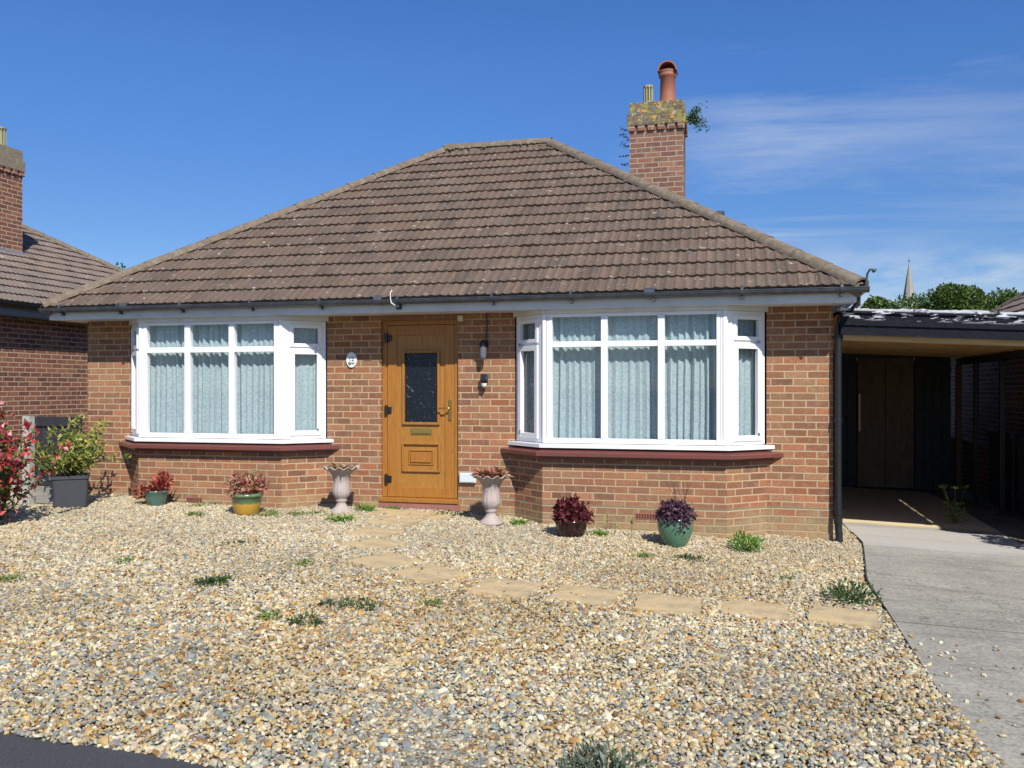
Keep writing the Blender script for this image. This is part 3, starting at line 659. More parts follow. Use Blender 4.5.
g = MB(); GZ = 2.368; GY = -.508
gutter(g, (-8.29, GY, GZ), (1.20, GY, GZ)); gutter(g, (1.15, -.50, GZ-.002), (1.15, 7.2, GZ-.002)); gutter(g, (-8.28, 7.2, GZ-.002), (-8.28, -.50, GZ-.002))
g.tube([(-8.29, GY+.052, GZ+.001), (1.2, GY+.052, GZ+.001)], .004, 6); g.tube([(-8.29, GY-.052, GZ-.001), (1.2, GY-.052, GZ-.001)], .005, 6)
gut = g.build('gutter', M_gutter, BG)
for i, q in enumerate([-8.0,-7.18,-6.33,-5.42,-4.55,-3.62,-2.55,-1.7,-.85,.02,.95]):
    b = MB(); b.tube([(q-.012, GY, GZ-.003), (q+.012, GY, GZ-.003)], .0548, 14); b.box(q-.012, q+.012, GY-.02, GY+.05, GZ-.085, GZ-.05); b.build('gutter_bracket', M_gutter, gut)
for q in (-7.1, -3.85, -.9):
    b = MB(); b.tube([(q-.045, GY, GZ-.001), (q+.045, GY, GZ-.003)], .0552, 14); b.build('gutter_joint', M_gutter, gut)
# downpipe with swan neck
d = MB(); X_ = XR+.042; zb = zg(1, -.1)
d.tube([(1.15, -.03, GZ-.04), (1.15, -.035, GZ-.12), (1.08, -.05, GZ-.2), (X_+.01, -.065, GZ-.27), (X_, -.065, GZ-.34), (X_, -.065, GZ-.5)], .034, 14)
d.tube([(X_, -.065, GZ-.46), (X_, -.065, .02)], .034, 16); d.tube([(X_, -.065, .10), (X_, -.065, .02)], .042, 16)
d.tube([(X_, -.065, .03), (X_+.004, -.065, -.04), (X_+.012, -.09, zb-.03)], .036, 14)
dp = d.build('downpipe', M_black, BG)
for z in (2.0-.1, 1.05, .12):
    b = MB(); b.tube([(X_, -.065, z), (X_, -.065, z+.035)], .040, 14); b.box(X_-.055, X_+.045, -.045, -.002, z+.004, z+.03); b.build('pipe_clip', M_black, dp)
# little hooked vent pipe at the gutter end
b = MB(); b.tube([(1.165, GY, GZ), (1.175, GY, GZ+.07), (1.185, GY, GZ+.13), (1.205, GY, GZ+.165), (1.235, GY, GZ+.17), (1.25, GY, GZ+.155)], .011, 8); b.tube([(1.24, GY, GZ+.165),(1.255, GY, GZ+.145)], .022, 8)
b.build('hooked_pipe', M_gutter, BG)
# cable bracket with white loop
b = MB(); b.box(-3.66, -3.60, -.475, -.457, 2.262, 2.32)
cb = b.build('cable_bracket', M_gutter, BG)
b = MB(); b.tube([(-3.70, -.50, 2.47), (-3.695, -.55, 2.44), (-3.69, -.575, 2.38), (-3.68, -.57, 2.33), (-3.655, -.53, 2.305), (-3.64, -.48, 2.30)], .007, 6); b.build('cable_loop', M_upvc, cb)
# roof
roof = hip_roof(BG, -8.28, 1.15, -.52, 7.28, 2.375, .685, M_tile, 8, T=3.9)
b = MB(); b.tube([(-.30, 4.2, 3.0), (-.30, 4.2, 4.02)], .05, 10); b.tube([(-.30, 4.2, 4.0), (-.30, 4.2, 4.07)], .075, 10); b.build('soil_vent', M_gutter, roof)
# moss clumps along the ridge
b = MB()
for i in range(220):
    x = random.uniform(-4.35, -2.8); dy = random.choice((-1,1))*random.uniform(.02,.13); z = 2.375+.685*3.9+.085-abs(dy)*.75
    s = random.uniform(.008,.020); b.lathe([(0,-s),(s,-.2*s),(s*.8,s*.5),(0,s*.8)], 6, (x, 3.38+dy, z))
b.build('moss', mat_plain('moss', (.22,.20,.13), .95, .5, 40), roof)

def chimney(parent, x0, x1, y0, y1, zbase, zshaft, ztop, mat, capmat):
    b = MB(); b.box(x0, x1, y0, y1, zbase, zshaft); ch = b.build('chimney', mat, parent)
    def dentil(*q):
        b = MB(); b.box(*q, zshaft-.075, zshaft+.003); b.build('dentil', mat, ch)
    nt_ = int((x1-x0)/.15)
    for q in range(nt_+1): xx = x0-.02+q*(x1-x0-.06)/nt_; dentil(xx, xx+.10, y0-.035, y0+.02)
    nt_ = max(1,int((y1-y0)/.15))
    for q in range(1,nt_+1):
        yy = y0-.02+q*(y1-y0-.06)/nt_; dentil(x1-.02, x1+.035, yy, yy+.10)
    b = MB(); h = ztop-zshaft; b.box(x0-.035, x1+.035, y0-.035, y1+.035, zshaft+.003, zshaft+h*.54); b.box(x0-.008, x1+.008, y0-.008, y1+.008, zshaft+h*.54, ztop-.02)
    b.prism([(x0,y0),(x1,y0),(x1,y1),(x0,y1)], ztop-.02, ztop+.0); b.build('chimney_cap', capmat, ch, bevel=.012)
    return ch
m_, n, p = newmat('lichen_cap'); o = n.obj()
br = n.node('ShaderNodeTexBrick', {'Vector': n.mapv(o, scale=(1,1,1), rot=(R(90),0,0)), 'Color1': (.17,.12,.08,1), 'Color2': (.11,.085,.065,1), 'Mortar': (.20,.18,.14,1), 'Scale': 1.0, 'Mortar Size': .006, 'Brick Width': .22, 'Row Height': .075}).outputs[0]
c = n.mix(n.ramp(n.noise(o, 7, 5, .7), [(.50,0.0),(.60,.9)]), br, (.28,.25,.06)); c = n.mix(n.ramp(n.noise(n.mapv(o, loc=(4,1,2)), 9, 4, .65), [(.56,0.0),(.62,.95)]), c, (.60,.36,.03))
c = n.mix(n.ramp(n.noise(n.mapv(o, loc=(8,5,2)), 12, 5, .7), [(.56,0.0),(.64,.8)]), c, (.34,.36,.32)); c = n.mix(n.ramp(n.noise(n.mapv(o, loc=(1,7,2)), 16, 5, .7), [(.55,0.0),(.68,.9)]), c, (.06,.05,.04))
n.set(p.inputs['Base Color'], c); p.inputs['Roughness'].default_value = .95; n.set(p.inputs['Normal'], n.bump(n.noise(o, 40, 5, .7), .8, .01)); M_cap = m_
ch = chimney(BG, -1.585, -.80, 3.57, 4.05, 3.2, 5.27, 5.62, M_chim, M_cap)
def hooded_pot(parent, x, y, z, r=.115, h=.46):
    b = MB(); b.lathe([(r*1.12,-.02),(r*1.12,.03),(r,.05),(r*.95,h-.1),(r*1.12,h-.085),(r*1.14,h-.05),(r*1.0,h-.045),(r*1.16,h-.02),(r*1.16,h),(r*.85,h),(r*.85,h-.2)], 28, (x,y,z))
    # half hood over the top, open to the front right
    rows = []
    for t in lin(0, math.pi, 14):
        a = t; rows.append([(x-math.cos(a)*r*1.22, y+dy, z+h-.02+math.sin(a)*r*1.25) for dy in (-r*1.15, r*1.15)])
    b.grid(rows); rows2 = [[(x+(q[0]-x)*.86, q[1], z+h-.02+(q[2]-z-h+.02)*.86) for q in r_] for r_ in rows]; b.grid(rows2)
    for e in (0,1): b.grid([[r_[e] for r_ in rows],[r_[e] for r_ in rows2]], smooth=False)
    b.face([(x+math.cos(t)*r*1.05, y+r*1.1, z+h-.02+math.sin(t)*r*1.05) for t in lin(0, math.pi, 12)])
    o = b.build('chimney_pot', M_terra, parent); return o
hooded_pot(ch, -1.045, 3.80, 5.62, h=.50)
def slot_pot(parent, x, y, z, r=.07, h=.27):
    b = MB(); b.tube([(x,y,z-.02),(x,y,z+.06)], r, 16); b.tube([(x,y,z+.05),(x,y,z+h)], r*.62, 12)
    for k in range(10):
        a = 2*math.pi*k/10; b.box(-.010,.010,-.008,.008,.06,h-.02, M=Matrix.Translation((x+r*.9*math.cos(a), y+r*.9*math.sin(a), z))@Matrix.Rotation(a,4,'Z'))
    b.tube([(x,y,z+h-.025),(x,y,z+h)], r*1.08, 16); return b.build('vent_pot', mat_plain('pale_pot', (.34,.32,.20), .7, .2, 20, dirt=(.25,.24,.08), dirt_amt=.7, dscale=12), parent)
slot_pot(ch, -1.33, 3.78, 5.62, h=.30)
b = MB(); b.box(-1.66, -.73, 3.50, 3.566, 4.05, 4.12)
# ------------------------------------------------------------------ foliage helpers
def rnd_col(cols, var=.2, rg=random):
    c = rg.choice(cols); k = rg.uniform(1-var, 1+var); return tuple(min(.9, x*k*rg.uniform(.94,1.06)) for x in c)
def leaf(mb, p, d, n, l, w, c, droop=.25):
    """pointed leaf of two folded halves starting at p along d"""
    d = d.normalized(); s = d.cross(n)
    s = s.normalized() if s.length > 1e-4 else Vector((1,0,0)); nn = s.cross(d).normalized()
    m = p+d*l*.5+nn*w*.12; t = p+d*l-nn*l*droop; a = m+s*w*.5+nn*w*.18; b = m-s*w*.5+nn*w*.18
    mb.face([p, a, t, m], c=c); mb.face([p, m, t, b], c=c)
def rv(rg): 
    while True:
        v = Vector((rg.uniform(-1,1), rg.uniform(-1,1), rg.uniform(-1,1)))
        if .05 < v.length < 1: return v.normalized()
def cloud(mb, cen, rad, n, l, w, cols, rg, shell=.55, up=.3, jag=.35, var=.25):
    cen = Vector(cen)
    for _ in range(n):
        d = rv(rg); k = 1+jag*mnoise.noise(d*2.3+cen*3.1); q = (shell+(1-shell)*rg.random()**.6)*k
        p = cen+Vector((d.x*rad[0], d.y*rad[1], d.z*rad[2]))*q
        dd = (d+rv(rg)*.9+Vector((0,0,up))); s = rg.uniform(.7,1.25)
        leaf(mb, p, dd, rv(rg), l*s, w*s, rnd_col(cols, var, rg))
def rosette(mb, cen, r, n, l, w, cols, rg, el=(20,75), droop=.35):
    for _ in range(n):
        a = rg.uniform(0, 6.283); q = rg.random()**.5*r; e = R(rg.uniform(*el)); p = Vector((cen[0]+math.cos(a)*q, cen[1]+math.sin(a)*q, cen[2]))
        a2 = a+rg.uniform(-.8,.8); d = Vector((math.cos(a2)*math.cos(e), math.sin(a2)*math.cos(e), math.sin(e))); s = rg.uniform(.6,1.2)
        leaf(mb, p, d, Vector((0,0,1))+rv(rg)*.4, l*s, w*s, rnd_col(cols, .25, rg), droop)

# plant rooted in the chimney cap
rg = random.Random(2); chp = MB(); X1 = -.735
cols = [(.07,.13,.04),(.10,.17,.05),(.05,.09,.04)]
for k in range(12):
    a = rg.uniform(-.5,1.2); L = rg.uniform(.16,.36) if k < 11 else .52
    P = [Vector((X1, 3.62, 5.30))]; d = Vector((math.cos(a), -.2, math.sin(a)*.8-.25))
    for q in range(4): P.append(P[-1]+d*L/4+Vector((0,0,.02-.02*q)))
    chp.tube(P, .0028, 4, c=(.12,.09,.05))
    for p_ in P[1:]:
        for _ in range(8 if L < .5 else 3): leaf(chp, p_+rv(rg)*.05, rv(rg), rv(rg), .042, .022, rnd_col(cols,.3,rg))
tag(chp.build('self_sown_plant', M_leaf), 'leafy plant sprouting from the right side of the tall chimney cap', 'plant', 'plants growing out of the chimney')
chp = MB()
for k in range(5):
    P = [Vector((-1.60, 3.60, 5.22-.12*k))]; d = Vector((-.8, -.2, rg.uniform(-.3,.6)))
    for q in range(3): P.append(P[-1]+d*.045)
    chp.tube(P, .006, 4, c=(.03,.03,.04))
    for p_ in P: 
        for _ in range(3): leaf(chp, p_+rv(rg)*.02, rv(rg), rv(rg), .035, .02, (.03,.04,.04))
tag(chp.build('self_sown_plant', M_leaf), 'dark wiry twigs clinging to the left side of the tall chimney', 'plant', 'plants growing out of the chimney')

# ------------------------------------------------------------------ door
b = MB(); yf = .04
fr = .055
b.box(DX0, DX0+fr, yf, yf+.10, DZ0+.035, DZ1); b.box(DX1-fr, DX1, yf, yf+.10, DZ0+.035, DZ1); b.box(DX0+fr, DX1-fr, yf, yf+.10, DZ1-fr, DZ1)
df = b.build('door_frame', M_oak, BG, bevel=.006)
b = MB(); b.box(DX0-.01, DX1+.01, -.035, .24, .085, DZ0+.033); b.build('threshold', M_oak, df, bevel=.005)
b = MB(); b.box(DX0-.02, DX1+.02, -.02, .24, .0, .083); b.build('step', mat_plain('step_brick', (.30,.13,.10), .85, .25, 14, .4), df)
LX0, LX1, LZ0, LZ1 = DX0+fr+.004, DX1-fr-.004, DZ0+.037, DZ1-fr-.004
yd = yf+.012
b = MB()
gx0, gx1, gz0, gz1 = -3.765, -3.365, 1.005, 1.805
b.box(LX0, LX0+.115, yd-.004, yd+.05, LZ0, LZ1); b.box(LX1-.115, LX1, yd-.004, yd+.05, LZ0, LZ1)
b.box(LX0+.115, LX1-.115, yd-.0045, yd+.05, LZ0, LZ0+.115); b.box(LX0+.115, LX1-.115, yd-.0045, yd+.05, LZ1-.115, LZ1)
door = b.build('front_door', M_oak, BG, bevel=.004)
b = MB(); xa, xb = LX0+.115, LX1-.115; za, zb_ = LZ0+.115, LZ1-.115; y1 = yd+.012
b.box(xa, gx0, y1, y1+.03, za, zb_); b.box(gx1, xb, y1, y1+.03, za, zb_); b.box(gx0, gx1, y1, y1+.03, gz1, zb_); b.box(gx0, gx1, y1, y1+.03, za, gz0)
b.build('door_panel', M_oak_d, door)
b = MB(); mw = .03   # mouldings
def mould(mb, x0, x1, z0, z1, y0, y1, w):
    mb.box(x0-w, x0, y0, y1, z0-w, z1+w); mb.box(x1, x1+w, y0, y1, z0-w, z1+w); mb.box(x0, x1, y0, y1, z0-w, z0); mb.box(x0, x1, y0, y1, z1, z1+w)
mould(b, gx0, gx1, gz0, gz1, y1-.026, y1+.02, mw)
mould(b, -3.775, -3.355, .455, .745, y1-.026, y1, .024); mould(b, -3.70, -3.43, .53, .67, y1-.012, y1, .02)
b.box(-3.69, -3.44, y1-.024, y1, .54, .66)
b.build('moulding', M_oak, door, bevel=.006)
b = MB(); b.face([(gx0,y1+.004,gz0),(gx1,y1+.004,gz0),(gx1,y1+.004,gz1),(gx0,y1+.004,gz1)]); b.build('door_glass', M_dglass, door)
b = MB(); b.box(-3.695, -3.435, y1-.010, y1+.001, .862, .935); b.box(-3.675, -3.455, y1-.016, y1-.010, .877, .920); b.build('letter_plate', M_gold, door, bevel=.004)
b = MB(); hx = DX1-fr-.055; b.box(hx-.018, hx+.018, yd-.018, yd-.004, 1.03, 1.27); b.tube([(hx, yd-.02, 1.17),(hx, yd-.06, 1.17),(hx-.03, yd-.065, 1.17),(hx-.12, yd-.062, 1.165)], .010, 8); b.build('handle', M_brass, door, bevel=.003)
for z in (1.98, 1.145, .345):
    b = MB(); b.tube([(DX0+.055, yf-.014, z-.055), (DX0+.055, yf-.014, z+.055)], .020, 10); b.box(DX0+.055, DX0+.115, yf-.012, yf+.005, z-.035, z+.035); b.build('hinge', M_black, door, bevel=.003)

# ------------------------------------------------------------------ fittings on the front wall
sg = empty('house_number_sign', 'small white oval house number plaque on the brick left of the door', 'sign', (-4.403, 0, 1.728))
b = MB(); N = 40
def ell(rx, rz, y): return [(rx*math.cos(2*math.pi*k/N), y, rz*math.sin(2*math.pi*k/N)) for k in range(N)]
b.grid([ell(.066,.092,-.003), ell(.066,.092,-.016), ell(.060,.086,-.023), ell(.052,.077,-.019)], closed=True); b.face(ell(.052,.077,-.019)[::-1])
b.build('plaque', mat_plain('plaque_white', (.78,.78,.77), .2, .03), sg)
def numerals():
    cu = bpy.data.curves.new('numerals', 'FONT'); cu.body = '12'; cu.size = .068; cu.extrude = .0015; cu.align_x = 'CENTER'
    o = bpy.data.objects.new('numerals', cu); COL.objects.link(o); o.parent = sg; o.rotation_euler = (R(90),0,0); o.location = (0,-.0215,-.012); me = bpy.data.meshes.new_from_object(o.evaluated_get(bpy.context.evaluated_depsgraph_get())); bpy.data.objects.remove(o); o = bpy.data.objects.new('numerals', me); COL.objects.link(o); o.parent = sg; o.rotation_euler = (R(90),0,0); o.location = (0,-.0215,-.012); me.materials.clear(); me.materials.append(mat_plain('navy', (.03,.045,.13), .4))
numerals()
b = MB(); rg = random.Random(4)
for k in range(26): leaf(b, Vector((rg.uniform(-.034,.034), -.0215, -.043+rg.uniform(-.014,.014))), Vector((rg.uniform(-1,1),0,rg.uniform(-.3,1))), Vector((0,-1,0)), .016, .009, rnd_col([(.05,.14,.08),(.08,.16,.25),(.10,.2,.10)],.2,rg), 0)
b.build('painted_leaves', M_leaf, sg)
L1 = empty('wall_lantern', 'grey capsule wall light hanging on its cable under the eave right of the door', 'wall light', (-2.775, 0, 1.88))
b = MB(); b.box(-.03,.03,-.012,0,-.02,.06); b.tube([(0,-.01,.03),(0,-.09,.05),(0,-.10,.02)], .012, 8); b.lathe([(0,.07),(.03,.065),(.04,.04),(.042,.0)], 18, (0,-.10,-.02)); b.build('lamp_cap', M_black, L1)
b = MB(); b.lathe([(.038,.0),(.037,-.10),(.03,-.14),(0,-.15)], 18, (0,-.10,-.02)); b.build('lamp_glass', mat_plain('smoky_glass', (.13,.14,.17), .15, .05), L1)
b = MB(); b.tube([(.01,-.006,.06),(.018,-.006,.2),(.012,-.006,.36)], .006, 6); b.build('cable', M_black, L1)
L2 = empty('security_lamp', 'small black and white sensor lamp on the brick below the capsule light', 'wall light', (-2.77, 0, 1.47))
b = MB(); b.box(-.022,.022,-.02,0,-.03,.04); b.tube([(0,-.015,0),(0,-.06,.015)], .014, 8); b.box(-.04,.04,-.10,-.05,-.01,.065, M=Matrix.Rotation(R(-15),4,'X')); b.build('lamp_body', M_black, L2, bevel=.008)
b = MB(); b.lathe([(0,-.045),(.018,-.04),(.03,-.02),(.034,.005)], 16, (0,-.075,-.022)); b.build('sensor', M_upvc, L2)
b = MB(); b.box(-3.100, -3.035, -.022, -.0035, 2.155, 2.222); tag(b.build('bell_box', M_cream, bevel=.004), 'tiny cream junction box under the soffit above the right side of the door', 'box')
b = MB(); b.box(-.095,.095,-.045,-.003,-.055,.055); b.box(-.085,.085,-.052,-.045,-.045,.045); o = b.build('vent_cover', mat_plain('pale_blue_white', (.60,.68,.70), .4, .05), bevel=.008, loc=(-2.975,0,.385)); tag(o, 'low pale plastic box on the wall between the door and the right urn', 'box')

# ------------------------------------------------------------------ urns and pots
def urn(x, y, label, seed):
    z = zg(x,y); e = empty('garden_urn', label, 'urn', (x,y,z), 'stone urns either side of the door'); e.rotation_euler = (0,0,seed*.3)
    prof = [(0,0),(.125,0),(.125,.02),(.115,.035),(.095,.05),(.068,.075),(.055,.10),(.05,.125),(.062,.135),(.066,.145),(.06,.157),(.066,.17),(.085,.19),(.098,.225),(.099,.26),(.092,.30),(.086,.34),(.088,.38),(.100,.42),(.125,.46),(.158,.49),(.186,.505),(.192,.512),(.180,.516),(.150,.500),(.110,.46),(.085,.42),(0,.42)]
    def mod(r, zz, a):
        if .17 < zz < .45: r *= 1+.05*abs(math.cos(a*7))-.02
        if zz >= .45 and r > .12: k = abs(math.cos(a*6)); q = (r-.12)/.07; r *= 1+.07*q*k; zz += .028*q*k*k-.012*q
        if zz < .05: pass
        return r, zz
    b = MB(); b.lathe(prof, 84, mod=mod); b.build('urn_body', M_stone, e)
    b = MB(); b.lathe([(0,.475),(.13,.472)], 20); b.build('soil', M_soil, e)
    return e
def put_plant(e, name, fn, mat=None):
    b = MB(); fn(b); return b.build(name, mat or M_leaf, e)
U1 = urn(-4.32, -.46, 'pinkish stone fluted urn with a little dry growth, left of the oak door', 1)
U2 = urn(-2.56, -.53, 'pinkish stone fluted urn with russet succulents, right of the oak door', 2)
rg = random.Random(11)
put_plant(U1, 'plant', lambda b: (rosette(b, (0,0,.48), .12, 130, .10, .02, [(.30,.22,.10),(.22,.20,.06),(.40,.28,.12),(.25,.10,.05)], rg, (15,70)),))
put_plant(U2, 'plant', lambda b: (rosette(b, (0,0,.49), .13, 260, .12, .042, [(.42,.17,.12),(.50,.28,.18),(.30,.10,.08),(.36,.26,.10)], rg, (20,80)),))
def pot(name, x, y, label, prof, mat, cat='potted plant', soilz=.2, soilr=.1, rot=0):
    z = zg(x,y)+.004; e = empty(name, label, cat, (x,y,z)); b = MB(); b.lathe(prof, 40); b.build('pot', mat, e)
    b = MB(); b.lathe([(0,soilz),(soilr,soilz-.003)], 24); b.build('soil', M_soil, e); return e
e = pot('potted_plant', -6.56, -.66, 'small teal pot of spreading red leaved succulent under the left bay', [(0,0),(.085,0),(.095,.02),(.118,.10),(.125,.16),(.135,.17),(.135,.19),(.118,.19),(.112,.16),(0,.16)], M_tealpot, soilz=.172, soilr=.118)
RED = [(.36,.05,.05),(.45,.10,.07),(.26,.05,.05),(.40,.16,.08)]
put_plant(e, 'plant', lambda b: (rosette(b, (-.03,0,.17), .11, 150, .11, .035, RED, rg, (5,60), .2), rosette(b, (.07,0,.18), .05, 110, .20, .03, RED, rg, (40,85), .1), cloud(b, (-.17,-.02,.16), (.09,.07,.06), 90, .05, .025, RED, rg), cloud(b, (.10,0,.30), (.07,.06,.09), 90, .06, .028, RED, rg)))
e = pot('potted_plant', -5.26, -.87, 'yellow pot with a green glazed top holding a bushy copper succulent', [(0,0),(.115,0),(.13,.02),(.155,.12),(.165,.20),(.18,.205),(.18,.235),(.16,.24),(.15,.20),(0,.20)], M_ypot, soilz=.215, soilr=.15)
COP = [(.45,.17,.13),(.52,.25,.17),(.34,.10,.09),(.50,.32,.20),(.28,.20,.08)]
put_plant(e, 'plant', lambda b: (cloud(b, (0,0,.31), (.20,.17,.12), 620, .062, .032, COP, rg, .3), cloud(b, (.12,0,.38), (.03,.03,.12), 40, .05, .014, [(.25,.30,.10)], rg)))
e = pot('potted_plant', -1.62, -.93, 'dark pot smothered by a rounded burgundy leaved plant under the right bay', [(0,0),(.11,0),(.125,.02),(.15,.09),(.16,.15),(.17,.16),(.17,.18),(.15,.18),(0,.14)], M_dpot, soilz=.16, soilr=.14)
BUR = [(.11,.018,.028),(.16,.03,.035),(.07,.012,.02),(.20,.05,.045)]
put_plant(e, 'plant', lambda b: (cloud(b, (0,0,.245), (.155,.15,.11), 700, .06, .034, BUR, rg, .35, .2, .6), cloud(b, (.03,0,.18), (.16,.15,.06), 160, .06, .034, BUR, rg, .6)))
e = pot('potted_plant', -.60, -.97, 'rounded sage green glazed pot with trailing purple foliage under the right bay', [(0,0),(.095,0),(.105,.012),(.145,.09),(.168,.16),(.172,.21),(.160,.255),(.165,.262),(.165,.278),(.145,.275),(.14,.23),(0,.23)], M_gpot, soilz=.255, soilr=.142)
PUR = [(.055,.02,.045),(.09,.03,.06),(.14,.06,.10),(.04,.02,.03),(.20,.12,.15)]
put_plant(e, 'plant', lambda b: (cloud(b, (0,0,.31), (.16,.15,.10), 620, .062, .03, PUR, rg, .3), cloud(b, (.03,-.13,.25), (.10,.05,.08), 140, .055, .028, PUR, rg, .3), [b.tube([(rg.uniform(-.05,.1),0,.3),(rg.uniform(-.1,.15),rg.uniform(-.05,.05),.62)], .0025, 4, c=(.16,.10,.07)) for _ in range(7)]))
# square charcoal planter with leggy evergreen
e = empty('planter_shrub', 'square charcoal planter with a leggy yellow green evergreen by the left corner', 'potted plant', (-7.50, -.93, zg(-7.5,-.95)))
b = MB(); e.rotation_euler = (0,0,.68); a0, a1, H_ = .17, .187, .37
def sq(a, z, r=.03): 
    out = []
    for (sx, sy, st) in ((1,1,0),(-1,1,90),(-1,-1,180),(1,-1,270)):
        for t in (0,30,60,90): out.append((sx*(a-r)+r*math.cos(R(st+t)), sy*(a-r)+r*math.sin(R(st+t)), z))
    return out
b.grid([sq(a0,0), sq(a0+.005,.02), sq(a1,H_-.04), sq(a1+.012,H_-.035), sq(a1+.012,H_), sq(a1-.02,H_), sq(a1-.04,H_-.08)], closed=True, smooth=False); b.face(sq(a1-.04,H_-.08)); b.build('pot', M_planter, e)
YG = [(.30,.33,.05),(.40,.41,.09),(.19,.25,.045),(.46,.46,.16),(.12,.17,.04)]
def shrub(b):
    rgg = random.Random(21)
    for k in range(30):
        a = rgg.uniform(0,6.283); lean = rgg.uniform(.1,1.0); L = rgg.uniform(.35,.62) if k < 24 else .7
        if k >= 24: a = rgg.uniform(-.6,.4)
        P = [Vector((rgg.uniform(-.14,.08), rgg.uniform(-.1,.1), .32))]; d = Vector((math.cos(a)*lean, math.sin(a)*lean, .85)).normalized()
        for q in range(6): P.append(P[-1]+d*L/6); d = (d+rv(rgg)*.18+Vector((0,0,-.05))).normalized()
        b.tube(P, [.006,.006,.005,.005,.004,.003,.002], 5, c=(.13,.10,.05))
        for p_ in P[2:]:
            for _ in range(8): leaf(b, p_+rv(rgg)*.03, (rv(rgg)+Vector((0,0,.5))), rv(rgg), .085, .030, rnd_col(YG,.25,rgg))
put_plant(e, 'shrub', shrub)

# ------------------------------------------------------------------ weeds
G1 = [(.14,.28,.035),(.20,.36,.06),(.10,.20,.03)]; G2 = [(.06,.12,.03),(.09,.15,.045),(.05,.09,.03)]; G3 = [(.17,.25,.05),(.24,.33,.08),(.13,.20,.04)]; G4 = [(.13,.17,.10),(.20,.24,.17),(.08,.11,.07)]
WD = [(-4.02,-1.05,.12,.12,240,G1,'bright green leafy clump in the gravel just right of the left urn','rosette'),
 (.06,-.93,.15,.14,420,G1,'feathery bright green clump in the gravel near the right corner of the house','cloud'),
 (-3.80,-3.76,.12,.08,230,G2,'low dark weed in the left half of the gravel with a thin flower stalk','rosette'),
 (-2.56,-3.93,.15,.05,220,G2,'flat dark green weed spreading left of the slab bend','rosette'),
 (-2.69,-4.41,.12,.06,200,G2,'dark green weed in the gravel, nearest to the camera left of the middle','rosette'),
 (-2.98,-4.42,.11,.05,130,G3,'sparse yellow green weed beside the dark one in the left gravel','rosette'),
 (-4.91,-3.29,.14,.04,120,G3,'faint flat weed patch in the left gravel','rosette'),
 (.80,-2.62,.20,.13,380,G2,'tangled green weed at the driveway edge beside the last slab','cloud'),
 (-.54,-6.00,.17,.09,420,G4,'grey green bushy weed at the very front of the gravel','cloud'),
 (-.46,-1.55,.15,.05,180,G2,'low dark weed in front of the sage green pot','rosette'),
 (-.85,-1.58,.09,.04,150,G1,'small bright weed left in front of the sage green pot','rosette'),
 (-1.40,-.72,.13,.06,220,G1,'bright green weed beside the burgundy plant at the foot of the bay','rosette'),
 (-4.10,-.30,.09,.14,160,G1,'upright green weed between the left urn and the door','rosette'),
 (-3.86,-.10,.09,.08,140,G1,'green weed against the left end of the door step','rosette'),
 (-3.15,-.14,.22,.05,240,G2,'low green growth at the right end of the door step','rosette'),
 (2.48,1.95,.14,.22,170,G3,'ragged tall weed in the shade on the carport floor','cloud'),
 (-5.34,-4.07,.10,.04,80,G3,'sparse weed at the far left of the gravel','rosette'),
 (-2.09,-3.75,.08,.03,80,G3,'tiny weed just in front of the skewed slabs','rosette'),
 (-5.0,-.80,.16,.06,190,G3,'pale green weed patch right of the yellow pot','rosette'),
 (-4.63,-.72,.18,.05,170,G3,'thin pale green weeds between the yellow pot and the left urn','rosette'),
 (-6.1,-.50,.18,.03,110,G3,'thin moss coloured growth at the foot of the left bay','rosette'),
 (-2.30,-.42,.09,.08,110,G1,'small green weed behind the right urn','rosette'),
 (-5.75,-1.05,.12,.05,110,G3,'pale seedlings in front of the left bay, between the teal pot and the yellow pot','rosette'),
 (-3.5,-3.0,.10,.04,70,G3,'faint seedling left of the slab bend','rosette'),
 (-4.4,-2.35,.12,.03,80,G2,'thin dark weed in the middle of the left gravel','rosette'),
 (.35,-2.1,.12,.03,110,G2,'little dark weed in the gravel above the fourth slab of the row','rosette')]
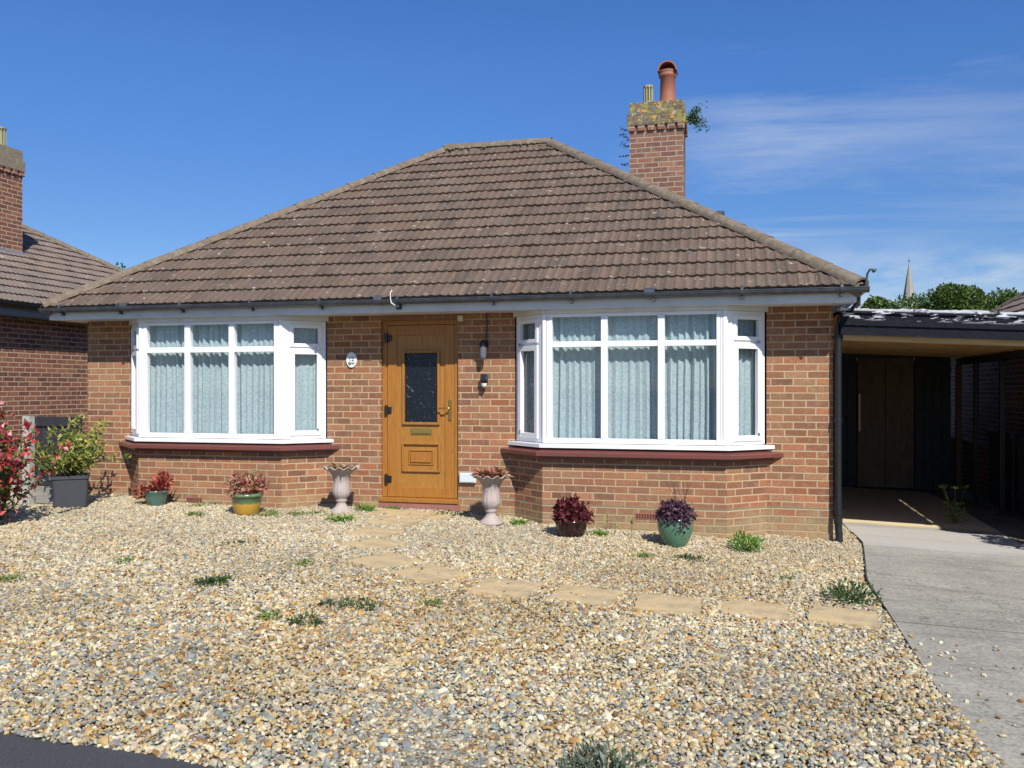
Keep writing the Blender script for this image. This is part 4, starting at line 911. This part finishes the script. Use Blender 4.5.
for i, (x, y, r, h, n, cols, lab, kd) in enumerate(WD):
    rg = random.Random(100+i); b = MB(); n = int(n*.9)
    if kd == 'rosette':
        subs = [(rg.gauss(0,r*.55), rg.gauss(0,r*.45), rg.uniform(.25,.6)*r, rg.uniform(.5,1.25)) for _ in range(rg.randint(5,8))]
        for sx_, sy_, sr_, sh_ in subs:
            rosette(b, (sx_,sy_,.004), sr_, n//len(subs), max(.035,h*.75)*sh_, rg.uniform(.009,.020), cols, rg, (0,80), .4)
        for _ in range(10): rosette(b, (rg.gauss(0,r*.9), rg.gauss(0,r*.8), .004), .02, 4, .03, .010, cols, rg, (0,60), .3)
    else:
        cloud(b, (0,0,h*.45), (r,r,h*.6), n, .045, .016, cols, rg, .2, .6)
        for _ in range(12): q = rg.uniform(0,6.28); b.tube([(0,0,0),(math.cos(q)*r*.6,math.sin(q)*r*.6,h*.6)], .003, 4, c=cols[0])
    if i in (2,): b.tube([(0,0,0),(.02,.01,.2),(.0,.0,.36)], .0025, 4, c=(.25,.25,.12)); rosette(b, (0,0,.36), .01, 10, .03, .01, G3, rg)
    if i == 15:
        for _ in range(5): 
            q = rg.uniform(0,6.28); P = [(0,0,0),(math.cos(q)*.06,math.sin(q)*.05,.22),(math.cos(q)*.14,math.sin(q)*.1,.42)]; b.tube(P, .004, 4, c=(.15,.14,.06))
            for p_ in P[1:]: rosette(b, p_, .03, 12, .06, .025, G3, rg)
    if i == 11:
        for (dx, hh) in ((.10,.22),(.35,.2),(.18,.12)): b.tube([(dx,0,0),(dx+.01,0,hh)], .003, 4, c=(.15,.2,.05)); rosette(b, (dx+.01,0,hh*.6), .01, 8, .04, .012, G1, rg)
    tag(b.build('weed_clump', M_leaf, loc=(x, y, zg(x,y)+.008)), lab, 'weed', 'weeds growing through the gravel and paving')

# ------------------------------------------------------------------ red bush, post, fences on the left
e = empty('red_leaf_bush', 'red and green leaved bush at the left edge of the gravel', 'bush', (-7.36, -2.35, zg(-7.2,-2.3)))
PH = [(.58,.05,.06),(.42,.035,.045),(.60,.14,.12),(.10,.14,.03),(.16,.18,.04),(.07,.09,.03),(.26,.04,.04),(.65,.30,.32)]
def photinia(b):
    rgg = random.Random(31)
    for k in range(95):
        a = rgg.uniform(0,6.283); lean = rgg.uniform(.05,.85); L = rgg.uniform(.55,1.25)
        P = [Vector((rgg.uniform(-.12,.12), rgg.uniform(-.12,.12), 0))]; d = Vector((math.cos(a)*lean, math.sin(a)*lean, 1)).normalized()
        for q in range(8): P.append(P[-1]+d*L/8); d = (d+rv(rgg)*.16).normalized()
        b.tube(P, [.009,.008,.007,.006,.005,.005,.004,.003,.002], 5, c=(.14,.07,.05))
        for qi, p_ in enumerate(P[1:]):
            top = qi > 4
            for _ in range(7): leaf(b, p_+rv(rgg)*.04, (rv(rgg)+Vector((0,0,.5 if top else .1))), rv(rgg), .095, .042, rnd_col(PH if top else PH[2:7],.25,rgg))
put_plant(e, 'foliage', photinia)
b = MB(); b.prism([(-.05,-.04),(.05,-.04),(.05,.04),(-.05,.04)], -.2, 1.06)
tag(b.build('concrete_post', mat_plain('pale_concrete', (.45,.44,.40), .9, .15, 14, .5, dirt=(.22,.22,.15), dirt_amt=.6, dscale=8), bevel=.01, loc=(-8.05,-.97,zg(-8,-1)-.02)), 'pale upright concrete fence post behind the red bush', 'post')
e = empty('low_timber_fence', 'low weathered grey timber fence boards between the post and the charcoal planter', 'fence', (-7.98, -.93, zg(-8,-1)))
for zz_ in (.26, .02):
    b = MB(); b.box(.0, .45, -.012, .012, zz_, zz_+(.09 if zz_ > .1 else .20)); b.build('board', M_greywood, e, bevel=.003)
b = MB(); b.box(.38, .44, .012, .06, -.1, .34); b.build('post', M_greywood, e)
e = empty('side_gate', 'low dark slate coloured boarded gate closing the gap beside the house corner', 'gate', (-8.9, -.10, zg(-8.5,0)))
b = MB()
for k in range(8): b.box(.02+k*.103, .118+k*.103, -.01, .012, .03, .90)
b.build('boards', M_slate, e, bevel=.004)
for q_ in ((.86,.98),(.45,.53)): b = MB(); b.box(0, .84, -.035, -.0105, *q_); b.build('rail', M_slate, e, bevel=.004)
b = MB(); b.box(.82, .86, -.05, .0, .0, 1.0); b.build('stile', M_slate, e, bevel=.004)

# ------------------------------------------------------------------ neighbour houses
NL = empty('neighbour_house', 'darker brick house at the left edge with a tall chimney, behind the side gate', 'house', (0,0,0))
b = MB(); nx = -10.9; b.box(nx-8, nx, -.6, 7.6, -.3, 2.52); b.build('wall', M_nbrick, NL)
b = MB(); b.box(nx, nx+.27, -1.0, 7.9, 2.50, 2.52); b.box(nx+.25, nx+.272, -1.0, 7.9, 2.521, 2.66); b.box(nx-8.2, nx+.25, -1.0, -.98, 2.5, 2.66); b.build('soffit', mat_plain('grey_soffit', (.20,.21,.24), .6, .1), NL)
b = MB(); gutter(b, (nx+.33, -1.02, 2.67), (nx+.33, 7.95, 2.67)); b.build('gutter', M_black, NL)
hip_roof(NL, nx-8.2, nx+.33, -1.05, 8.0, 2.69, .60, M_ntile, 5)
cn = chimney(NL, -12.95, -12.33, 2.62, 3.48, 3.0, 5.22, 5.60, M_nbrick, mat_plain('old_cap', (.22,.18,.13), .9, .3, 10, .6, dirt=(.30,.27,.14), dirt_amt=.7, dscale=8))
slot_pot(cn, -12.55, 3.22, 5.60, .09, .36)
b = MB(); b.box(-12.33, -12.29, 2.58, 3.52, 3.62, 3.80); b.build('lead_flashing', M_lead, cn)
NR = empty('neighbour_house', 'brick house beyond the carport on the right, its brown tiled roof above the felt roof', 'house', (0,0,0))
mx_ = 3.88; b = MB(); b.box(mx_, mx_+8, -.35, 9.1, -.6, 2.0); b.build('wall', M_nbrick, NR)
b = MB(); b.box(mx_-.22, mx_, -.8, 9.4, 1.985, 2.0); b.box(mx_-.243, mx_-.221, -.8, 9.4, 1.985, 2.10); b.box(mx_-.22, mx_+8.2, -.8, -.778, 1.985, 2.1); b.build('fascia', M_fascia, NR)
hip_roof(NR, 3.60, 12.4, -.85, 9.5, 2.11, .70, M_ntile, 5)

# ------------------------------------------------------------------ carport and garage
CP = empty('carport', 'flat carport roof of flaking black felt on black posts beside the bungalow', 'carport', (0,0,0))
m_, n, p = newmat('flaking_felt'); o = n.obj(); s_ = n.node('ShaderNodeSeparateXYZ', {'Vector': o})
c = n.mix(n.noise(o, 10, 5), (.005,.006,.011), (.012,.014,.022))
c = n.mix(n.ramp(n.noise(n.mapv(o, scale=(1,1,5)), 11, 7, .8), [(.58,0.0),(.75,.4)]), c, (.17,.185,.22))
band = n.ramp(s_.outputs[2], [(.0,0.0),(1,1.0)])
topm = n.ramp(n.m('SUBTRACT', n.m('ADD', s_.outputs[2], n.m('MULTIPLY', s_.outputs[0], .049)), 1.728), [(.40,0.0),(.455,1.0),(.50,1.0)])
pk = n.m('MULTIPLY', n.ramp(n.noise(n.mapv(o, scale=(1,1,4)), 5.5, 4, .6), [(.55,0.0),(.57,1.0)]), topm)
tip = n.ramp(n.m('SUBTRACT', n.m('ADD', s_.outputs[2], n.m('MULTIPLY', s_.outputs[0], .049)), 1.728), [(.495,0.0),(.51,.85)])
c = n.mix(n.m('MAXIMUM', pk, n.m('MULTIPLY', tip, n.ramp(n.noise(o, 7, 4), [(.38,0.0),(.46,1.0)]))), c, (.62,.64,.67))
n.set(p.inputs['Base Color'], c); p.inputs['Roughness'].default_value = .8; p.inputs['Specular IOR Level'].default_value = .2; n.set(p.inputs['Normal'], n.bump(n.noise(o, 22, 6, .7), .7, .015)); M_felt = m_
def zs(x): return 2.20-.049*(x-1.0)
CX0, CX1 = .965, 3.48
b = MB()
def slab(mb, x0, x1, y0, y1, t0, t1, nx=30, ny=2, wob=0):
    xs = lin(x0,x1,nx)
    top = [[(x,y,zs(x)+t1+wob*(mnoise.noise(Vector((x*3,y,7)))+.6*mnoise.noise(Vector((x*17,y,3))))) for x in xs] for y in (y0,y1)]; bot = [[(x,y,zs(x)+t0) for x in xs] for y in (y0,y1)]
    mb.grid(top, smooth=False); mb.grid(bot[::-1], smooth=False); mb.grid([bot[0], top[0]], smooth=False); mb.grid([top[1], bot[1]], smooth=False)
    mb.face([bot[0][0],top[0][0],top[1][0],bot[1][0]]); mb.face([bot[0][-1],bot[1][-1],top[1][-1],top[0][-1]])
slab(b, .985, CX1, -.11, .02, -.045, .0, wob=.006); slab(b, CX0, CX1, .02, 5.5, -.045, .0)
b.build('felt_roof', M_felt, CP)
b = MB(); slab(b, .98, CX1, -.15, -.1105, -.165, .002, nx=90, wob=.016); slab(b, .98, CX1, -.132, -.1105, -.262, -.1655, nx=90, wob=.02); slab(b, .98, CX1, -.17, -.1505, -.045, .006, nx=90, wob=.02); b.build('felt_fascia', M_felt, CP)
b = MB(); slab(b, CX1-.03, CX1, -.11, 5.5, -.1, -.0455, nx=2); b.box(CX1+.001, CX1+.14, 2.1, 5.5, zs(3.5)-.03, zs(3.5)-.005); b.build('side_fascia_sun_stop', M_black, CP)  # fascia, plus an added strip over the gap to cut the sun streak short
for k, yy in enumerate([-.08, .45, .95, 1.45, 1.95, 2.45, 2.95, 3.45, 3.95, 4.45, 5.0]):
    j = MB(); slab(j, CX0 if yy > 0 else 1.01, CX1-.035, yy, yy+.05, -.235 if k else -.315, -.0605, nx=4); j.build('joist', M_joist, CP)
b = MB()
for k in range(33):
    y0 = -.105+k*.169; slab(b, (CX0 if y0 > 0 else 1.01), CX1-.035, y0, y0+.165, -.060, -.0455, nx=2)
b.build('deck_boards', M_joist, CP)
b = MB(); b.box(3.235, 3.305, -.10, 5.4, 1.75, zs(3.34)-.237); b.build('side_beam', M_black, CP)
for yy in (3.0, 4.3):
    b = MB(); b.box(3.24, 3.30, yy, yy+.07, zg(3.1,yy)-.05, 1.749); b.build('post', M_black, CP, bevel=.005)
b = MB(); b.box(3.20, 3.28, 5.2, 5.28, zg(3.1,4.6)-.05, 1.749); o = b.build('post', mat_wood('brown_post', (.10,.05,.03), (.17,.09,.05), (8,8,.7), .6, 5), CP, bevel=.005); o['label'] = 'brown timber rear post'
GA = empty('garage', 'dark timber garage front at the back of the carport', 'garage', (0,0,0))
zt_ = 1.93; b = MB(); b.box(.93, 1.06, 5.5, 5.58, -.25, zt_); b.box(1.0, 3.2, 5.5, 5.58, 1.88, 2.09); b.box(.93, 3.2, 5.8, 9, -.3, 2.05); b.build('front_wall', M_black, GA)
def gdoor(x0, x1, mat, lab=None):
    b = MB(); n = 2 if mat is M_brownwood else max(2, int((x1-x0)/.13)); wd = (x1-x0)/n
    for k in range(n): b.box(x0+k*wd+.003, x0+(k+1)*wd-.003, 5.46, 5.495, zg(x0,4.9)+.03, 1.878)
    for z in (.3, 1.02, 1.7): b.box(x0, x1, 5.44, 5.46, z-.05, z+.05) if mat is M_slate else None
    o = b.build('door_leaf', mat, GA, bevel=.003)
    if lab: o['label'] = lab
    return o
gdoor(1.06, 1.80, M_slate); dd_ = gdoor(1.81, 2.65, M_brownwood, 'brown central garage door leaf'); gdoor(2.66, 3.18, M_slate)
b = MB(); b.box(1.82, 1.855, 5.40, 5.425, .71, 1.31); b.box(1.827, 1.847, 5.425, 5.46, .76, .80); b.box(1.827, 1.847, 5.425, 5.46, 1.22, 1.26); b.build('pale_bar', mat_plain('pale_bar_finish', (.85,.66,.36), .4, .1), dd_, bevel=.003)  # pale upright bar on two short brackets at the leaf edge
# dark slatted fence panels on the right
for k, (ya, yb, lab) in enumerate(((.9, 2.9, 'dark grey vertical board fence panel under the carport, the one nearer the drive mouth'), (3.1, 4.25, 'dark grey vertical board fence panel behind the nearer carport post'))):
    e = empty('fence_panel', lab, 'fence', (3.42, ya, 0), 'dark fence panels along the carport side')
    b = MB(); L_ = yb-ya; n_b = int(L_/.1)
    for q in range(n_b): b.box(-.008, .008, q*L_/n_b+.003, (q+1)*L_/n_b-.003, zg(3.2,ya)+.04, .80-.02*k)
    b.build('boards', M_slate, e)
    for q_ in ((.74,.80),(.0,.06)): b = MB(); b.box(-.035, -.009, 0, L_, *q_); b.build('rail', M_slate, e, bevel=.003)
b = MB(); b.box(3.55, 3.72, 4.3, 9.0, -.3, .55)
tag(b.build('low_brick_wall', M_nbrick), 'low dark brick wall in the shade behind the carport posts', 'wall')
# shrub just outside the picture on the right; its shadow falls on the drive
e = empty('boundary_shrub', 'green shrub by the neighbour boundary that throws a leafy shadow on the drive', 'bush', (3.36, -.12, zg(3.3,0)))
put_plant(e, 'foliage', lambda b: cloud(b, (0,0,.85), (.34,.34,.42), 1100, .09, .04, [(.06,.11,.03),(.09,.15,.04)], random.Random(8), .2))
b = MB(); b.tube([(0,0,-.05),(.02,0,.4),(0,.02,.9)], [.03,.025,.015], 8); b.build('stem', M_bark, e)

# ------------------------------------------------------------------ beyond: trees, church
def tree(x, y, z0, ztop, r, label, seed, n=13000, ls=.27, cols=None):
    rgg = random.Random(seed); e = empty('tree', label, 'tree', (x,y,z0), 'trees beyond the carport roof')
    H = ztop-z0; b = MB(); b.tube([(0,0,0),(.1,0,H*.3),(0,.1,H*.7)], [.35,.28,.12], 10)
    for k in range(7):
        a = k*.9; b.tube([(0,0,H*(.28+.05*k)),(math.cos(a)*r*.5,math.sin(a)*r*.5,H*(.5+.05*k))], [.14,.05], 6)
    b.build('trunk', M_bark, e)
    c = MB(); cols = cols or [(.075,.13,.022),(.105,.165,.03),(.05,.09,.02),(.13,.19,.04)]
    lobes = [((0,0,H*.66),(r*.75,r*.75,H*.32))]
    for k in range(13):
        a = rgg.uniform(0,6.283); q = rgg.uniform(.35,.75)*r; zz_ = rgg.uniform(.35,.9)*H; q *= 1 - max(0,(zz_/H-.6))*1.4
        s_ = rgg.uniform(.24,.4)*r; lobes.append(((math.cos(a)*q, math.sin(a)*q, min(zz_, H-s_*.85)),(s_,s_,s_*.8)))
    for ce, ra in lobes:
        cloud(c, ce, ra, n//len(lobes)*(3 if ra[0] > r*.5 else 1), ls, ls*.7, cols, rgg, .6, .4, .16, .35)
    c.build('crown', M_leaf, e)
def at(px, d):   # layout helper: a compass bearing from the viewpoint, turned into plan metres
    t = (px-512)/887; return (-math.sin(TH)+t*math.cos(TH))*d, (math.cos(TH)+t*math.sin(TH))*d-9.6
for (px_, d, top, r, lab, sd) in ((950,70,9.8,3.9,'broad domed green tree, the tallest over the carport roof',1),(913,76,9.75,3.5,'rounded tree in front of the church spire, left of the broad domed one',2),
    (878,72,9.05,2.6,'smaller tree showing beside the bungalow gutter end',3),(1003,74,9.9,2.9,'tree just left of the right hand neighbour roof',4),(985,82,10.1,3.2,'tree in the dip between the broad domed one and the right hand neighbour roof',5),(1046,80,9.2,3.5,'tree behind the right hand neighbour roof',6)):
    x, y = at(px_, d); tree(x, y, -.5, top, r, lab, sd)
x, y = at(121, 34); tree(x, y, -.5, 6.35, 1.1, 'small leafy treetop peeping between the two roofs on the left', 9, 1600, .13)
x, y = at(909, 220)
e = empty('church', 'distant church with a slender grey stone spire above the trees', 'church', (x,y,-1))
M_spire = mat_plain('spire_stone', (.30,.28,.24), .9, .15, .8)
b = MB(); b.lathe([(2.75,17),(1.4,25),(.06,33.4)], 8); o = b.build('spire', M_spire, e)
for p_ in o.data.polygons: p_.use_smooth = False
b = MB(); b.box(-2.7,2.7,-2.7,2.7,0,17.2)
for sx in (-1,1):
    for sy in (-1,1): b.box(sx*2.7-.35, sx*2.7+.35, sy*2.7-.35, sy*2.7+.35, 0, 18.4)
b.build('tower', M_spire, e)
b = MB(); b.tube([(0,0,33.3),(0,0,34.4)], .06, 6); b.box(-.35,.35,-.05,.05,33.85,33.97); b.build('finial', M_black, e)
